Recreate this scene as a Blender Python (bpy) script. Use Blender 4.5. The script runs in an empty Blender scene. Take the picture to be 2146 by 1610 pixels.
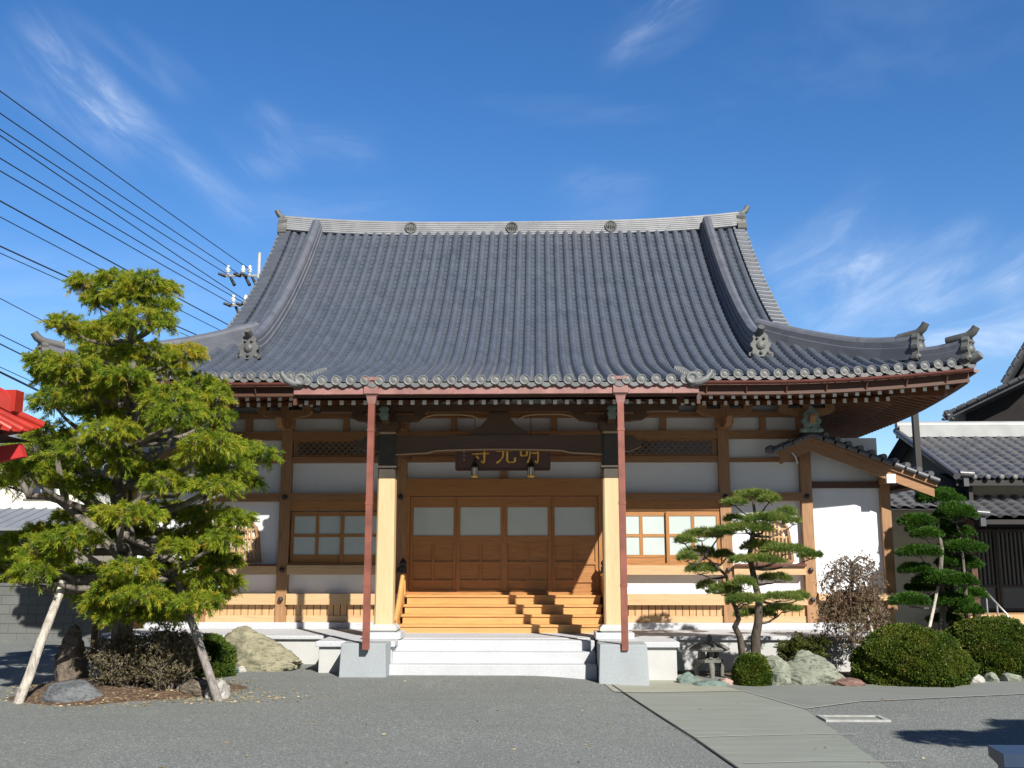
import bpy, math, random
import numpy as np
from mathutils import Vector, noise
rad = math.radians
scn = bpy.context.scene
COL = scn.collection
RNG = np.random.default_rng(7)
random.seed(7)

# ------------------------------------------------------------------ camera, sky, sun, exposure
CAM = np.array([0.64, 0.0, 1.65]); FPX = 2100.0; PITCH = rad(10.1); YAW = rad(1.5)
cd = bpy.data.cameras.new('camera'); cam = bpy.data.objects.new('camera', cd); COL.objects.link(cam)
cam.location = CAM; cam.rotation_euler = (rad(90) + PITCH, 0, YAW)
cd.sensor_width = 36; cd.lens = 36 * FPX / 2146; cd.clip_end = 3000; cd.clip_start = 0.1
scn.camera = cam
SUN_TO = Vector((0.50, -1.0, 0.80)).normalized()
sl = bpy.data.lights.new('sun', 'SUN'); sl.energy = 5.0; sl.angle = rad(0.5); sl.color = (1, .95, .87)
so = bpy.data.objects.new('sun', sl); COL.objects.link(so)
so.rotation_euler = (-SUN_TO).to_track_quat('-Z', 'Y').to_euler(); so.location = (8, -20, 25)
world = bpy.data.worlds.new('World'); scn.world = world; world.use_nodes = True
scn.view_settings.view_transform = 'Standard'; scn.view_settings.look = 'None'
scn.view_settings.exposure = 0.62; scn.view_settings.gamma = 1.0

_fw = np.array([-math.sin(YAW) * math.cos(PITCH), math.cos(YAW) * math.cos(PITCH), math.sin(PITCH)])
_rt = np.array([math.cos(YAW), math.sin(YAW), 0.0]); _up = np.cross(_rt, _fw)
def ray(px, py): return _fw * FPX + _rt * (px - 1073) - _up * (py - 805)
def at(px, py, D):
    r = ray(px, py); return CAM + r * (D / r[1])
def gz(x):
    t = min(1, max(0, (x - .4) / 1.8)); return -0.1 * t * t * (3 - 2 * t)
def ground(px, py, dz=0.0):
    z = 0.0
    for _ in range(4):
        r = ray(px, py); p = CAM + r * ((z - CAM[2]) / r[2]); z = gz(p[0])
    p[2] = z + dz; return p

def build_world():
    nt = world.node_tree; N = nt.nodes; L = nt.links; N.clear()
    out = N.new('ShaderNodeOutputWorld'); bg = N.new('ShaderNodeBackground'); bg.inputs[1].default_value = 0.093
    sky = N.new('ShaderNodeTexSky'); sky.sky_type = 'NISHITA'; sky.sun_disc = False
    sky.sun_elevation = math.asin(SUN_TO.z); sky.sun_rotation = math.atan2(SUN_TO.x, SUN_TO.y)
    sky.air_density = 1.0; sky.dust_density = 0.25; sky.ozone_density = 3.2; sky.altitude = 0
    hs = N.new('ShaderNodeHueSaturation'); hs.inputs['Saturation'].default_value = 1.28; hs.inputs['Hue'].default_value = .507
    L.new(sky.outputs[0], hs.inputs['Color'])
    tc = N.new('ShaderNodeTexCoord')
    def noise_node(scale, detail, rot, stretch, rough=.6, dist=0.0):
        mp = N.new('ShaderNodeMapping'); mp.inputs['Rotation'].default_value = rot; mp.inputs['Scale'].default_value = stretch
        L.new(tc.outputs['Generated'], mp.inputs[0])
        n = N.new('ShaderNodeTexNoise'); n.inputs['Scale'].default_value = scale; n.inputs['Detail'].default_value = detail
        n.inputs['Roughness'].default_value = rough; n.inputs['Distortion'].default_value = dist
        L.new(mp.outputs[0], n.inputs['Vector']); return n.outputs['Fac']
    def math_(op, a, b=None, c=None):
        m = N.new('ShaderNodeMath'); m.operation = op; m.use_clamp = False
        for i, v in enumerate((a, b, c)):
            if v is None: continue
            if isinstance(v, (int, float)): m.inputs[i].default_value = v
            else: L.new(v, m.inputs[i])
        return m.outputs[0]
    def mr(v, a, b, c=0, d=1):
        m = N.new('ShaderNodeMapRange'); m.interpolation_type = 'SMOOTHSTEP'
        for i, q in enumerate((a, b, c, d)): m.inputs[i + 1].default_value = q
        L.new(v, m.inputs[0]); return m.outputs[0]
    sep = N.new('ShaderNodeSeparateXYZ'); L.new(tc.outputs['Generated'], sep.inputs[0])
    def dot(v):
        d = N.new('ShaderNodeVectorMath'); d.operation = 'DOT_PRODUCT'; d.inputs[1].default_value = v; L.new(tc.outputs['Generated'], d.inputs[0]); return d.outputs['Value']
    def frame(p, q):
        a = Vector(ray(*p)).normalized(); b = Vector(ray(*q)).normalized(); n = a.cross(b).normalized(); m = (a + b).normalized(); t = n.cross(m).normalized()
        return n, t, math.acos(max(-1, min(1, a.dot(m))))
    def fibres(p, q, stretch, seed):
        # fibrous noise drawn out along the direction p-q
        n, t, _ = frame(p, q); cmb = N.new('ShaderNodeCombineXYZ'); L.new(math_('MULTIPLY', dot(t), 5.0), cmb.inputs[0]); L.new(math_('MULTIPLY', dot(n), stretch), cmb.inputs[1]); cmb.inputs[2].default_value = seed
        def nz(scale, detail, rough, dist):
            k = N.new('ShaderNodeTexNoise'); k.inputs['Scale'].default_value = scale; k.inputs['Detail'].default_value = detail; k.inputs['Roughness'].default_value = rough; k.inputs['Distortion'].default_value = dist
            L.new(cmb.outputs[0], k.inputs['Vector']); return k.outputs['Fac']
        return nz(.9, 2, .5, 0), math_('ADD', math_('MULTIPLY', mr(nz(1.6, 6, .62, .7), .34, .74), mr(nz(4.5, 5, .65, .5), .22, .72, .45, 1)), .14)
    def streak(p, q, width, power):
        n, t, half = frame(p, q)
        wobble = math_('MULTIPLY_ADD', fib[0], width * 2.4, -width * 1.2)
        band = mr(math_('ABSOLUTE', math_('ADD', dot(n), wobble)), 0, width, 1, 0)
        along = mr(math_('ABSOLUTE', dot(t)), math.sin(half) * .3, math.sin(half) * 1.25, 1, 0)
        return math_('MULTIPLY', math_('MULTIPLY', band, along), power)
    acc = None
    for (fp, fq, st, seed, bands) in (((60, 60), (330, 310), 18, 1, [((40, 40), (330, 310), .065, .40), ((170, 150), (310, 300), .034, .36), ((290, 280), (560, 480), .03, .34), ((520, 220), (575, 380), .04, .26)]),
                                      ((1640, 660), (1900, 500), 16, 6, [((1250, 120), (1520, -30), .034, .26), ((1620, 680), (1920, 480), .085, .36), ((1720, 600), (1860, 530), .03, .30), ((1900, 660), (2070, 460), .05, .36), ((2090, 640), (2180, 470), .03, .34)]),
                                      ((1500, 700), (2250, 640), 14, 9, [((1800, 750), (2300, 650), .07, .60), ((600, 300), (820, 315), .035, .13), ((1150, 380), (1380, 420), .05, .12), ((500, 440), (900, 440), .03, .12), ((-200, 600), (500, 640), .07, .22)])):
        fib = fibres(fp, fq, st, seed); sub = None
        for bd in bands:
            v = streak(*bd); sub = v if sub is None else math_('ADD', sub, v)
        v = math_('MULTIPLY', sub, fib[1]); v = math_('MULTIPLY', v, .72); acc = v if acc is None else math_('ADD', acc, v)
    veil = math_('MULTIPLY', mr(noise_node(3.2, 6, (.1, .4, .2), (1, 1, 2.5), .55, .4), .52, .8), .07)
    cov = math_('MINIMUM', math_('ADD', acc, veil), .8)
    mx = N.new('ShaderNodeMix'); mx.data_type = 'RGBA'; L.new(cov, mx.inputs['Factor']); L.new(hs.outputs[0], mx.inputs['A'])
    mx.inputs['B'].default_value = (6.6, 7.3, 8.3, 1)
    # sky dimmed behind the viewer to cut fill light, northern part slightly raised
    grade = mr(sep.outputs[1], -.35, .55, .31, 1.08)
    vm = N.new('ShaderNodeVectorMath'); vm.operation = 'SCALE'; L.new(mx.outputs['Result'], vm.inputs[0]); L.new(grade, vm.inputs['Scale'])
    L.new(vm.outputs[0], bg.inputs[0]); L.new(bg.outputs[0], out.inputs[0])
build_world()

# ------------------------------------------------------------------ materials
MATS = {}
class NB:
    def __init__(s, name):
        s.m = bpy.data.materials.new(name); s.m.use_nodes = True; s.nt = s.m.node_tree; s.N = s.nt.nodes; s.L = s.nt.links
        s.b = s.N['Principled BSDF']; s.tc = None
    def co(s, kind='Object'):
        if not s.tc: s.tc = s.N.new('ShaderNodeTexCoord')
        return s.tc.outputs[kind]
    def noise(s, scale, detail=4, stretch=(1, 1, 1), rough=.55, dist=0.):
        mp = s.N.new('ShaderNodeMapping'); mp.inputs['Scale'].default_value = stretch; s.L.new(s.co(), mp.inputs[0])
        n = s.N.new('ShaderNodeTexNoise'); n.inputs['Scale'].default_value = scale; n.inputs['Detail'].default_value = detail
        n.inputs['Roughness'].default_value = rough; n.inputs['Distortion'].default_value = dist
        s.L.new(mp.outputs[0], n.inputs['Vector']); return n.outputs['Fac']
    def voro(s, scale, stretch=(1, 1, 1), out='Distance', feature='F1'):
        mp = s.N.new('ShaderNodeMapping'); mp.inputs['Scale'].default_value = stretch; s.L.new(s.co(), mp.inputs[0])
        n = s.N.new('ShaderNodeTexVoronoi'); n.feature = feature; n.inputs['Scale'].default_value = scale
        s.L.new(mp.outputs[0], n.inputs['Vector']); return n.outputs[out]
    def ramp(s, f, stops):
        r = s.N.new('ShaderNodeValToRGB'); e = r.color_ramp.elements
        while len(e) < len(stops): e.new(0.5)
        for k, (p, c) in enumerate(stops): e[k].position = p; e[k].color = (*c, 1)
        s.L.new(f, r.inputs[0]); return r.outputs[0]
    def mix(s, f, a, b, blend='MIX'):
        m = s.N.new('ShaderNodeMix'); m.data_type = 'RGBA'; m.blend_type = blend
        for key, v in (('Factor', f), ('A', a), ('B', b)):
            if isinstance(v, (int, float)): m.inputs[key].default_value = v
            elif isinstance(v, tuple): m.inputs[key].default_value = (*v, 1)
            else: s.L.new(v, m.inputs[key])
        return m.outputs['Result']
    def rng(s, f, a, b, c=0., d=1.):
        m = s.N.new('ShaderNodeMapRange')
        for i, q in enumerate((a, b, c, d)): m.inputs[i + 1].default_value = q
        s.L.new(f, m.inputs[0]); return m.outputs[0]
    def bump(s, f, strength=.3, dist=.02):
        b = s.N.new('ShaderNodeBump'); b.inputs['Strength'].default_value = strength; b.inputs['Distance'].default_value = dist
        s.L.new(f, b.inputs['Height']); s.L.new(b.outputs[0], s.b.inputs['Normal'])
    def done(s, color=None, rough=.6, metal=0., spec=None):
        if color is not None:
            if isinstance(color, tuple): s.b.inputs['Base Color'].default_value = (*color, 1)
            else: s.L.new(color, s.b.inputs['Base Color'])
        if isinstance(rough, float): s.b.inputs['Roughness'].default_value = rough
        else: s.L.new(rough, s.b.inputs['Roughness'])
        s.b.inputs['Metallic'].default_value = metal
        if spec is not None: s.b.inputs['Specular IOR Level'].default_value = spec
        MATS[s.m.name] = s.m; return s.m
def sc(c, k): return tuple(min(1, v * k) for v in c)
def mat_wood(name, c, axis, dark=.62, light=1.18, rough=.55):
    b = NB(name); st = {'x': (.6, 9, 9), 'y': (9, .6, 9), 'z': (9, 9, .6)}[axis]; st2 = {'x': (.25, 3, 3), 'y': (3, .25, 3), 'z': (3, 3, .25)}[axis]
    g = b.noise(5, 6, st, .65, .4); h = b.noise(1.6, 4, st2)
    c1 = b.ramp(g, [(.28, sc(c, dark)), (.5, c), (.75, sc(c, light))])
    c2 = b.mix(b.rng(h, .35, .7, 0, .55), c1, sc((c[0], c[1] * .92, c[2] * .8), .78))
    b.bump(g, .15, .01); return b.done(c2, rough)
def mat_plain(name, c, rough=.6, var=.12, scale=3., metal=0., bump=0., bscale=40., spec=None):
    b = NB(name); n = b.noise(scale, 5)
    col = b.ramp(n, [(.3, sc(c, 1 - var)), (.7, sc(c, 1 + var))])
    if bump: b.bump(b.noise(bscale, 4), bump, .01)
    return b.done(col, rough, metal, spec)
WV = mat_wood('post_wood', (.33, .18, .085), 'z', .5, 1.25); WH = mat_wood('beam_wood', (.31, .16, .07), 'x', .5, 1.25); WY = mat_wood('rafter_wood', (.17, .07, .03), 'y')
WD = mat_wood('door_wood_upright', (.37, .165, .05), 'z', .55, 1.2); WDH = mat_wood('door_wood_rail', (.38, .175, .054), 'x', .55, 1.2)
WP = mat_wood('pale_pillar_wood', (.60, .44, .25), 'z', .8, 1.08); WSK = mat_wood('skirting_wood', (.54, .34, .17), 'z', .65, 1.12)
WST = mat_wood('step_wood', (.58, .315, .11), 'x', .68, 1.15, .5); WE = mat_wood('eave_wood', (.085, .034, .019), 'x'); WK = mat_wood('dark_carved_wood', (.10, .052, .026), 'x')
WBEAM = mat_wood('pale_beam_wood', (.56, .38, .21), 'x', .68, 1.1)
BLK = mat_plain('black_iron', (.02, .02, .022), .5)
WHITEP = mat_plain('white_paint', (.78, .77, .74), .6, .04)
def mk_plaster():
    b = NB('white_plaster'); n = b.noise(1.3, 6); n2 = b.noise(.5, 3, (1, 1, 4))
    c = b.ramp(n, [(.3, (.70, .725, .765)), (.7, (.77, .79, .825))]); c = b.mix(b.rng(n2, .55, .8, 0, .25), c, (.62, .625, .63))
    st = b.noise(3.0, 6, (7, 7, .5), .6); c = b.mix(b.rng(st, .56, .74, 0, .22), c, (.58, .575, .55))
    b.bump(b.noise(70, 3), .06, .004); return b.done(c, .85)
PLAS = mk_plaster()
def mk_tile(name, c, c2, rough=.42, lich=.4):
    b = NB(name); n = b.noise(2.2, 6); v = b.voro(4.6, (1, 1, 1), 'Color')
    sepc = b.N.new('ShaderNodeSeparateColor'); b.L.new(v, sepc.inputs[0])
    col = b.ramp(n, [(.3, c), (.7, c2)])
    col = b.mix(b.rng(sepc.outputs[0], 0, 1, 0, .5), col, sc(c2, 1.25))
    col = b.mix(b.rng(b.noise(.45, 4), .5, .75, 0, lich), col, (c2[0] * 1.18, c2[1] * 1.0, c2[2] * .95))
    b.bump(b.noise(26, 4), .2, .01); return b.done(col, rough, 0, .5)
TILE = mk_tile('roof_tile', (.050, .062, .083), (.075, .088, .113), .44)
TILE2 = mk_tile('ridge_tile', (.185, .195, .215), (.265, .275, .29), .5)
TILEK = mk_tile('side_ridge_tile', (.075, .083, .104), (.115, .123, .145), .45)
TEND = mk_tile('eave_tile_end', (.085, .094, .102), (.15, .158, .158), .55)
TILED = mk_tile('charcoal_pantile', (.06, .063, .073), (.095, .098, .108), .34)
MORT = mat_plain('mortar', (.45, .465, .48), .8)
ORN = mk_tile('ornament_tile', (.045, .047, .05), (.13, .133, .128), .55)
DARKTOP = mat_plain('dark_top_brown', (.05, .04, .028), .5, .25, 6); VERD = mat_plain('verdigris', (.20, .27, .25), .6, .25, 8)
COPG = mat_plain('copper_gutter', (.28, .145, .13), .45, .25, 3.5); COPD = mat_plain('copper_downpipe', (.215, .072, .052), .45, .25, 4); COPE = mat_plain('copper_eave_gutter', (.13, .042, .032), .4, .15, 3)
def mk_glass():
    b = NB('frosted_glass'); n = b.noise(1.2, 3); b.done(b.ramp(n, [(.3, (.44, .51, .50)), (.7, (.52, .58, .56))]), .16, 0, .5); return b.m
FROST = mk_glass()
DGLASS = mat_plain('dark_glass', (.03, .04, .06), .12, .1)
GOLD = mat_plain('gold_leaf', (.85, .52, .07), .4, .08, 9, .15)
PLQ = mat_wood('plaque_wood', (.085, .030, .024), 'x', .8, 1.15, .4)
def mk_stone(name, c, speck=.25, rough=.75, scale=90., stain=.3):
    b = NB(name); n = b.noise(scale, 3); m = b.noise(1.7, 6)
    col = b.ramp(n, [(.35, sc(c, 1 - speck)), (.65, sc(c, 1 + speck))])
    col = b.mix(b.rng(m, .45, .72, 0, stain), col, sc(c, .62)); b.bump(n, .25, .006); return b.done(col, rough)
GRAN = mk_stone('pale_granite', (.47, .485, .51), .2); GRAN2 = mk_stone('bush_hammered_granite', (.30, .33, .35), .14, .8, 110, .3); GRANW = mk_stone('foundation_stone', (.46, .465, .455), .1)
LANT = mk_stone('weathered_lantern_stone', (.15, .15, .135), .25, .85, 60, .6); CONC = mk_stone('block_wall_concrete', (.13, .135, .13), .12, .85, 40, .5)
def mk_rock(name, c, c2, c3=None, sc_=3.2):
    b = NB(name); n = b.noise(sc_, 9, (1, .8, 1.7), .72, 1.0); v = b.noise(sc_ * 2.4, 7, (1, 1, 2.8), .66, 1.6)
    col = b.ramp(n, [(.3, c), (.66, c2)]); col = b.mix(b.rng(v, .5, .62, 0, .85), col, c3 or sc(c, .45))
    b.bump(b.noise(sc_ * 5, 8, (1, 1, 1), .7), .8, .03); return b.done(col, .85)
RK_Y = mk_rock('ochre_green_rock', (.12, .118, .075), (.33, .30, .20), (.08, .085, .06), 2.2); RK_G = mk_rock('grey_green_rock', (.11, .13, .10), (.31, .33, .26), (.06, .06, .045), 2.6)
RK_D = mk_rock('slate_rock', (.085, .095, .105), (.17, .18, .19)); RK_B = mk_rock('brown_rock', (.10, .08, .06), (.22, .18, .14)); RK_P = mk_rock('pink_rock', (.34, .22, .18), (.48, .34, .28)); RK_T = mk_rock('teal_rock', (.10, .15, .135), (.20, .26, .235)); RK_R = mk_rock('red_brown_rock', (.15, .085, .07), (.24, .14, .115)); RK_W = mk_rock('white_rock', (.30, .29, .26), (.50, .49, .45))
def mk_gravel():
    b = NB('gravel'); v = b.voro(75, (1, 1, 1), 'Color'); s_ = b.N.new('ShaderNodeSeparateColor'); b.L.new(v, s_.inputs[0])
    n = b.noise(.55, 5); n2 = b.noise(9, 5)
    col = b.ramp(s_.outputs[0], [(.0, (.105, .117, .112)), (.55, (.168, .182, .173)), (.9, (.228, .243, .229)), (1., (.42, .42, .39))])
    col = b.mix(b.rng(n, .35, .7, 0, .35), col, (.128, .139, .131)); col = b.mix(b.rng(n2, .45, .75, 0, .35), col, (.20, .212, .198))
    w = b.noise(.9, 6, (.25, 1.0, 1), .6, 1.2); col = b.mix(b.rng(w, .52, .68, 0, .38), col, (.14, .15, .145)); w2 = b.noise(1.7, 5, (1, .4, 1), .6, .6); col = b.mix(b.rng(w2, .58, .75, 0, .3), col, (.29, .295, .275))
    b.bump(b.voro(75), .6, .011); return b.done(col, .9)
GRAV = mk_gravel()
def mk_path(name, c):
    b = NB(name); a = b.noise(3.4, 7, (.35, 2.4, 1), .65, .8); n = b.noise(120, 3); m = b.noise(.7, 5)
    col = b.ramp(a, [(.3, sc(c, .8)), (.62, c), (.8, sc(c, 1.35))]); col = b.mix(b.rng(n, .4, .7, 0, .25), col, sc(c, .6)); col = b.mix(b.rng(m, .5, .75, 0, .4), col, sc((c[0] * .95, c[1], c[2] * .9), .72))
    b.bump(n, .2, .004); return b.done(col, .8)
PATHM = mk_path('path_concrete', (.245, .265, .232)); PATH2 = mk_path('apron_concrete', (.32, .325, .265)); ASPH = mk_path('smooth_asphalt', (.205, .22, .205))
DRAINF = mat_plain('worn_galvanised', (.34, .345, .335), .6, .25, 9); JOINT = mat_plain('pale_joint', (.40, .40, .37), .85, .2, 14); GROOVE = mat_plain('dark_joint', (.035, .035, .033), .9)
def mk_soil(name, c):
    b = NB(name); n = b.noise(14, 8, (1, 1, 1), .7); v = b.voro(40, (1, 1, 1), 'Color'); s_ = b.N.new('ShaderNodeSeparateColor'); b.L.new(v, s_.inputs[0])
    col = b.ramp(n, [(.3, sc(c, .5)), (.7, sc(c, 1.4))]); col = b.mix(b.rng(s_.outputs[1], .8, 1, 0, .8), col, (.36, .30, .2)); b.bump(n, .8, .05); return b.done(col, .95)
SOIL = mk_soil('needle_litter_soil', (.105, .062, .036)); SOILD = mk_soil('dark_soil', (.09, .06, .04))
def mk_bark(name, c):
    b = NB(name); n = b.noise(9, 8, (1.5, 1.5, .5), .7, .6); b.bump(n, .9, .05); return b.done(b.ramp(n, [(.3, sc(c, .4)), (.7, sc(c, 1.5))]), .9)
BARK = mk_bark('bark', (.10, .078, .06)); BARKG = mk_bark('grey_bark', (.17, .15, .13)); POLEW = mk_bark('peeled_pole', (.50, .46, .40)); POLEG = mk_bark('grey_pole', (.26, .235, .22))
def mk_leaf(name, cols, trans=.25):
    b = NB(name); a = b.N.new('ShaderNodeAttribute'); a.attribute_name = 'tint'
    s_ = b.N.new('ShaderNodeSeparateColor'); b.L.new(a.outputs['Color'], s_.inputs[0])
    col = b.ramp(s_.outputs[0], [(k / (len(cols) - 1), c) for k, c in enumerate(cols)])
    b.done(col, .5, 0, .3)
    t = b.N.new('ShaderNodeBsdfTranslucent'); b.L.new(col, t.inputs[0]); m = b.N.new('ShaderNodeMixShader'); m.inputs[0].default_value = trans
    b.L.new(b.b.outputs[0], m.inputs[1]); b.L.new(t.outputs[0], m.inputs[2]); b.L.new(m.outputs[0], b.N['Material Output'].inputs[0]); return b.m
LF_BIG = mk_leaf('podocarp_needles', [(.07, .155, .02), (.25, .35, .03), (.47, .50, .048), (.56, .41, .05)], .58)
LF_PINE = mk_leaf('pine_needles', [(.055, .12, .025), (.14, .215, .04), (.23, .28, .06), (.32, .25, .085)], .35)
LF_TALL = mk_leaf('cloud_tree_needles', [(.022, .065, .008), (.055, .135, .014), (.09, .19, .022)], .3)
LF_DOME = mk_leaf('clipped_azalea_leaves', [(.03, .065, .009), (.078, .130, .015), (.15, .185, .025), (.21, .12, .03)], .3)
LF_DRY = mk_leaf('dry_azalea_leaves', [(.07, .07, .035), (.14, .115, .065), (.20, .165, .10), (.12, .15, .05)], .25)
LF_MAPLE = mk_leaf('bronze_maple_leaves', [(.13, .075, .05), (.21, .135, .085), (.25, .195, .11), (.18, .18, .085)], .35)
LF_GRN = mk_leaf('shrub_leaves', [(.035, .055, .01), (.09, .11, .018), (.17, .17, .04)], .25)
LF_DRK = mk_leaf('dark_shrub_leaves', [(.018, .02, .014), (.04, .04, .028), (.06, .05, .04)], .15)
REDT = mat_plain('red_glazed_tile', (.36, .030, .020), .38, .2, 3); REDD = mat_plain('red_paint', (.42, .03, .03), .45, .1)
BOXSHADE = mat_plain('shaded_box_blue', (.025, .045, .085), .35, .1); DARKW = mat_plain('black_timber', (.016, .013, .012), .6, .3); BEIGE = mat_plain('beige_render', (.40, .37, .31), .85, .08)
CREAM = mat_plain('cream_siding', (.80, .77, .70), .7, .05); SLATE = mat_plain('grey_sheet_roof', (.20, .215, .24), .5, .1); BLUER = mat_plain('pale_blue_roof', (.42, .55, .66), .5, .08); ORNG = mat_plain('rust_siding', (.42, .14, .045), .7, .15)
STEEL = mat_plain('galvanised_steel', (.50, .51, .52), .4, .1, 5, .7); WIRE = mat_plain('cable_black', (.018, .024, .04), .6); PORC = mat_plain('porcelain', (.8, .8, .78), .3, .04); POLEC = mat_plain('pole_concrete', (.45, .44, .42), .8)
LAMPG = mat_plain('lantern_glass', (.75, .72, .62), .3, .05)

# ------------------------------------------------------------------ mesh helpers
class MB:
    def __init__(s): s.v = []; s.f = []; s.m = []; s.s = []
    def add(s, V, F, m=0, smooth=False):
        o = len(s.v); s.v.extend([tuple(map(float, p)) for p in V])
        for f in F: s.f.append(tuple(o + i for i in f)); s.m.append(m); s.s.append(smooth)
        return s
    def box(s, x0, x1, y0, y1, z0, z1, m=0):
        V = [(x, y, z) for z in (z0, z1) for y in (y0, y1) for x in (x0, x1)]
        return s.add(V, [(0, 2, 3, 1), (4, 5, 7, 6), (0, 1, 5, 4), (2, 6, 7, 3), (0, 4, 6, 2), (1, 3, 7, 5)], m)
    def bar(s, p, q, w, h, m=0, up=(0, 0, 1), w2=None, h2=None):
        p = Vector(p); q = Vector(q); d = (q - p).normalized(); u = Vector(up)
        if abs(d.dot(u)) > .98: u = Vector((0, 1, 0))
        r = d.cross(u).normalized(); u = r.cross(d).normalized(); w2 = w2 or w; h2 = h2 or h
        V = [c + r * (a * W / 2) + u * (b * H / 2) for c, W, H in ((p, w, h), (q, w2, h2)) for a, b in ((-1, -1), (1, -1), (1, 1), (-1, 1))]
        return s.add(V, [(0, 1, 2, 3), (4, 7, 6, 5), (0, 4, 5, 1), (1, 5, 6, 2), (2, 6, 7, 3), (3, 7, 4, 0)], m)
    def prism(s, poly, axis, a, b, m=0):
        n = len(poly)
        f = {'y': lambda p, t: (p[0], t, p[1]), 'x': lambda p, t: (t, p[0], p[1]), 'z': lambda p, t: (p[0], p[1], t)}[axis]
        V = [f(p, a) for p in poly] + [f(p, b) for p in poly]
        return s.add(V, [tuple(range(n))[::-1], tuple(range(n, 2 * n))] + [(i, (i + 1) % n, n + (i + 1) % n, n + i) for i in range(n)], m)
    def tube(s, pts, rr, n=8, m=0, smooth=True, caps=True):
        pts = [Vector(p) for p in pts]; k = len(pts)
        if isinstance(rr, (int, float)): rr = [rr] * k
        V = []; prev = None
        for i, p in enumerate(pts):
            d = (pts[min(k - 1, i + 1)] - pts[max(0, i - 1)])
            d = d.normalized() if d.length > 1e-9 else Vector((0, 0, 1))
            if prev is None: prev = Vector((1, 0, 0)) if abs(d.x) < .8 else Vector((0, 1, 0))
            u = (prev - d * prev.dot(d)).normalized(); w = d.cross(u); prev = u
            V += [p + (u * math.cos(2 * math.pi * j / n) + w * math.sin(2 * math.pi * j / n)) * rr[i] for j in range(n)]
        F = [(i * n + j, i * n + (j + 1) % n, (i + 1) * n + (j + 1) % n, (i + 1) * n + j) for i in range(k - 1) for j in range(n)]
        s.add(V, F, m, smooth)
        if caps:
            s.add(V[:n], [tuple(range(n))[::-1]], m); s.add(V[-n:], [tuple(range(n))], m)
        return s
    def lathe(s, c, prof, n=16, m=0, smooth=True, axis='z'):
        V = []
        for r, h in prof:
            for j in range(n):
                a = 2 * math.pi * j / n; x, y = r * math.cos(a), r * math.sin(a)
                V.append({'z': (c[0] + x, c[1] + y, c[2] + h), 'y': (c[0] + x, c[1] + h, c[2] + y), 'x': (c[0] + h, c[1] + x, c[2] + y)}[axis])
        k = len(prof)
        F = [(i * n + j, i * n + (j + 1) % n, (i + 1) * n + (j + 1) % n, (i + 1) * n + j) for i in range(k - 1) for j in range(n)]
        s.add(V, F, m, smooth); s.add(V[:n], [tuple(range(n))], m); s.add(V[-n:], [tuple(range(n))], m); return s
    def sweep(s, prof, path, m=0, lat=None, scale=None, caps=True):
        # prof: (lateral, up) points, open bottom closed; path: 3-D points; lateral axis horizontal
        n = len(prof); V = []; k = len(path); P = [Vector(p) for p in path]
        for i, p in enumerate(P):
            d = P[min(k - 1, i + 1)] - P[max(0, i - 1)]; r = Vector((d.y, -d.x, 0)).normalized() if lat is None else Vector(lat)
            q = scale[i] if scale else 1.0
            u = r.cross(d).normalized()
            if u.z < 0: u = -u
            V += [p + r * a + u * (b * q) for a, b in prof]
        F = [(i * n + j, i * n + (j + 1) % n, (i + 1) * n + (j + 1) % n, (i + 1) * n + j) for i in range(k - 1) for j in range(n)]
        s.add(V, F, m)
        if caps: s.add(V[:n], [tuple(range(n))[::-1]], m); s.add(V[-n:], [tuple(range(n))], m)
        return s
    def build(s, name, mats, parent=None, bevel=0.):
        me = bpy.data.meshes.new(name); me.from_pydata(s.v, [], s.f)
        mats = mats if isinstance(mats, (list, tuple)) else [mats]
        for m in mats: me.materials.append(m)
        me.polygons.foreach_set('material_index', s.m); me.polygons.foreach_set('use_smooth', s.s)
        import bmesh as _b
        bm = _b.new(); bm.from_mesh(me); _b.ops.recalc_face_normals(bm, faces=bm.faces); bm.to_mesh(me); bm.free()
        o = bpy.data.objects.new(name, me); COL.objects.link(o); attach(o, parent)
        if bevel:
            b = o.modifiers.new('edge', 'BEVEL'); b.width = bevel; b.segments = 2; b.limit_method = 'ANGLE'
        return o
def attach(o, parent):
    if parent is not None:
        o.parent = parent
        if parent.parent is None: o.location = -Vector(parent.location)
def tag(o, label=None, cat=None, group=None, kind=None):
    for k, v in (('label', label), ('category', cat), ('group', group), ('kind', kind)):
        if v: o[k] = v
    return o
def thing(name, loc, label, cat, group=None):
    o = bpy.data.objects.new(name, None); COL.objects.link(o); o.location = tuple(map(float, loc)); o.empty_display_size = .3
    return tag(o, label, cat, group)
def recentre(o):
    # origin of a one-mesh thing goes to its base
    me = o.data; n = len(me.vertices); c = np.empty(n * 3, 'f'); me.vertices.foreach_get('co', c); c = c.reshape(-1, 3)
    off = np.array([(c[:, 0].min() + c[:, 0].max()) / 2, (c[:, 1].min() + c[:, 1].max()) / 2, c[:, 2].min()], 'f')
    me.vertices.foreach_set('co', (c - off).ravel()); o.location = tuple(map(float, off)); me.update(); return o
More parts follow.
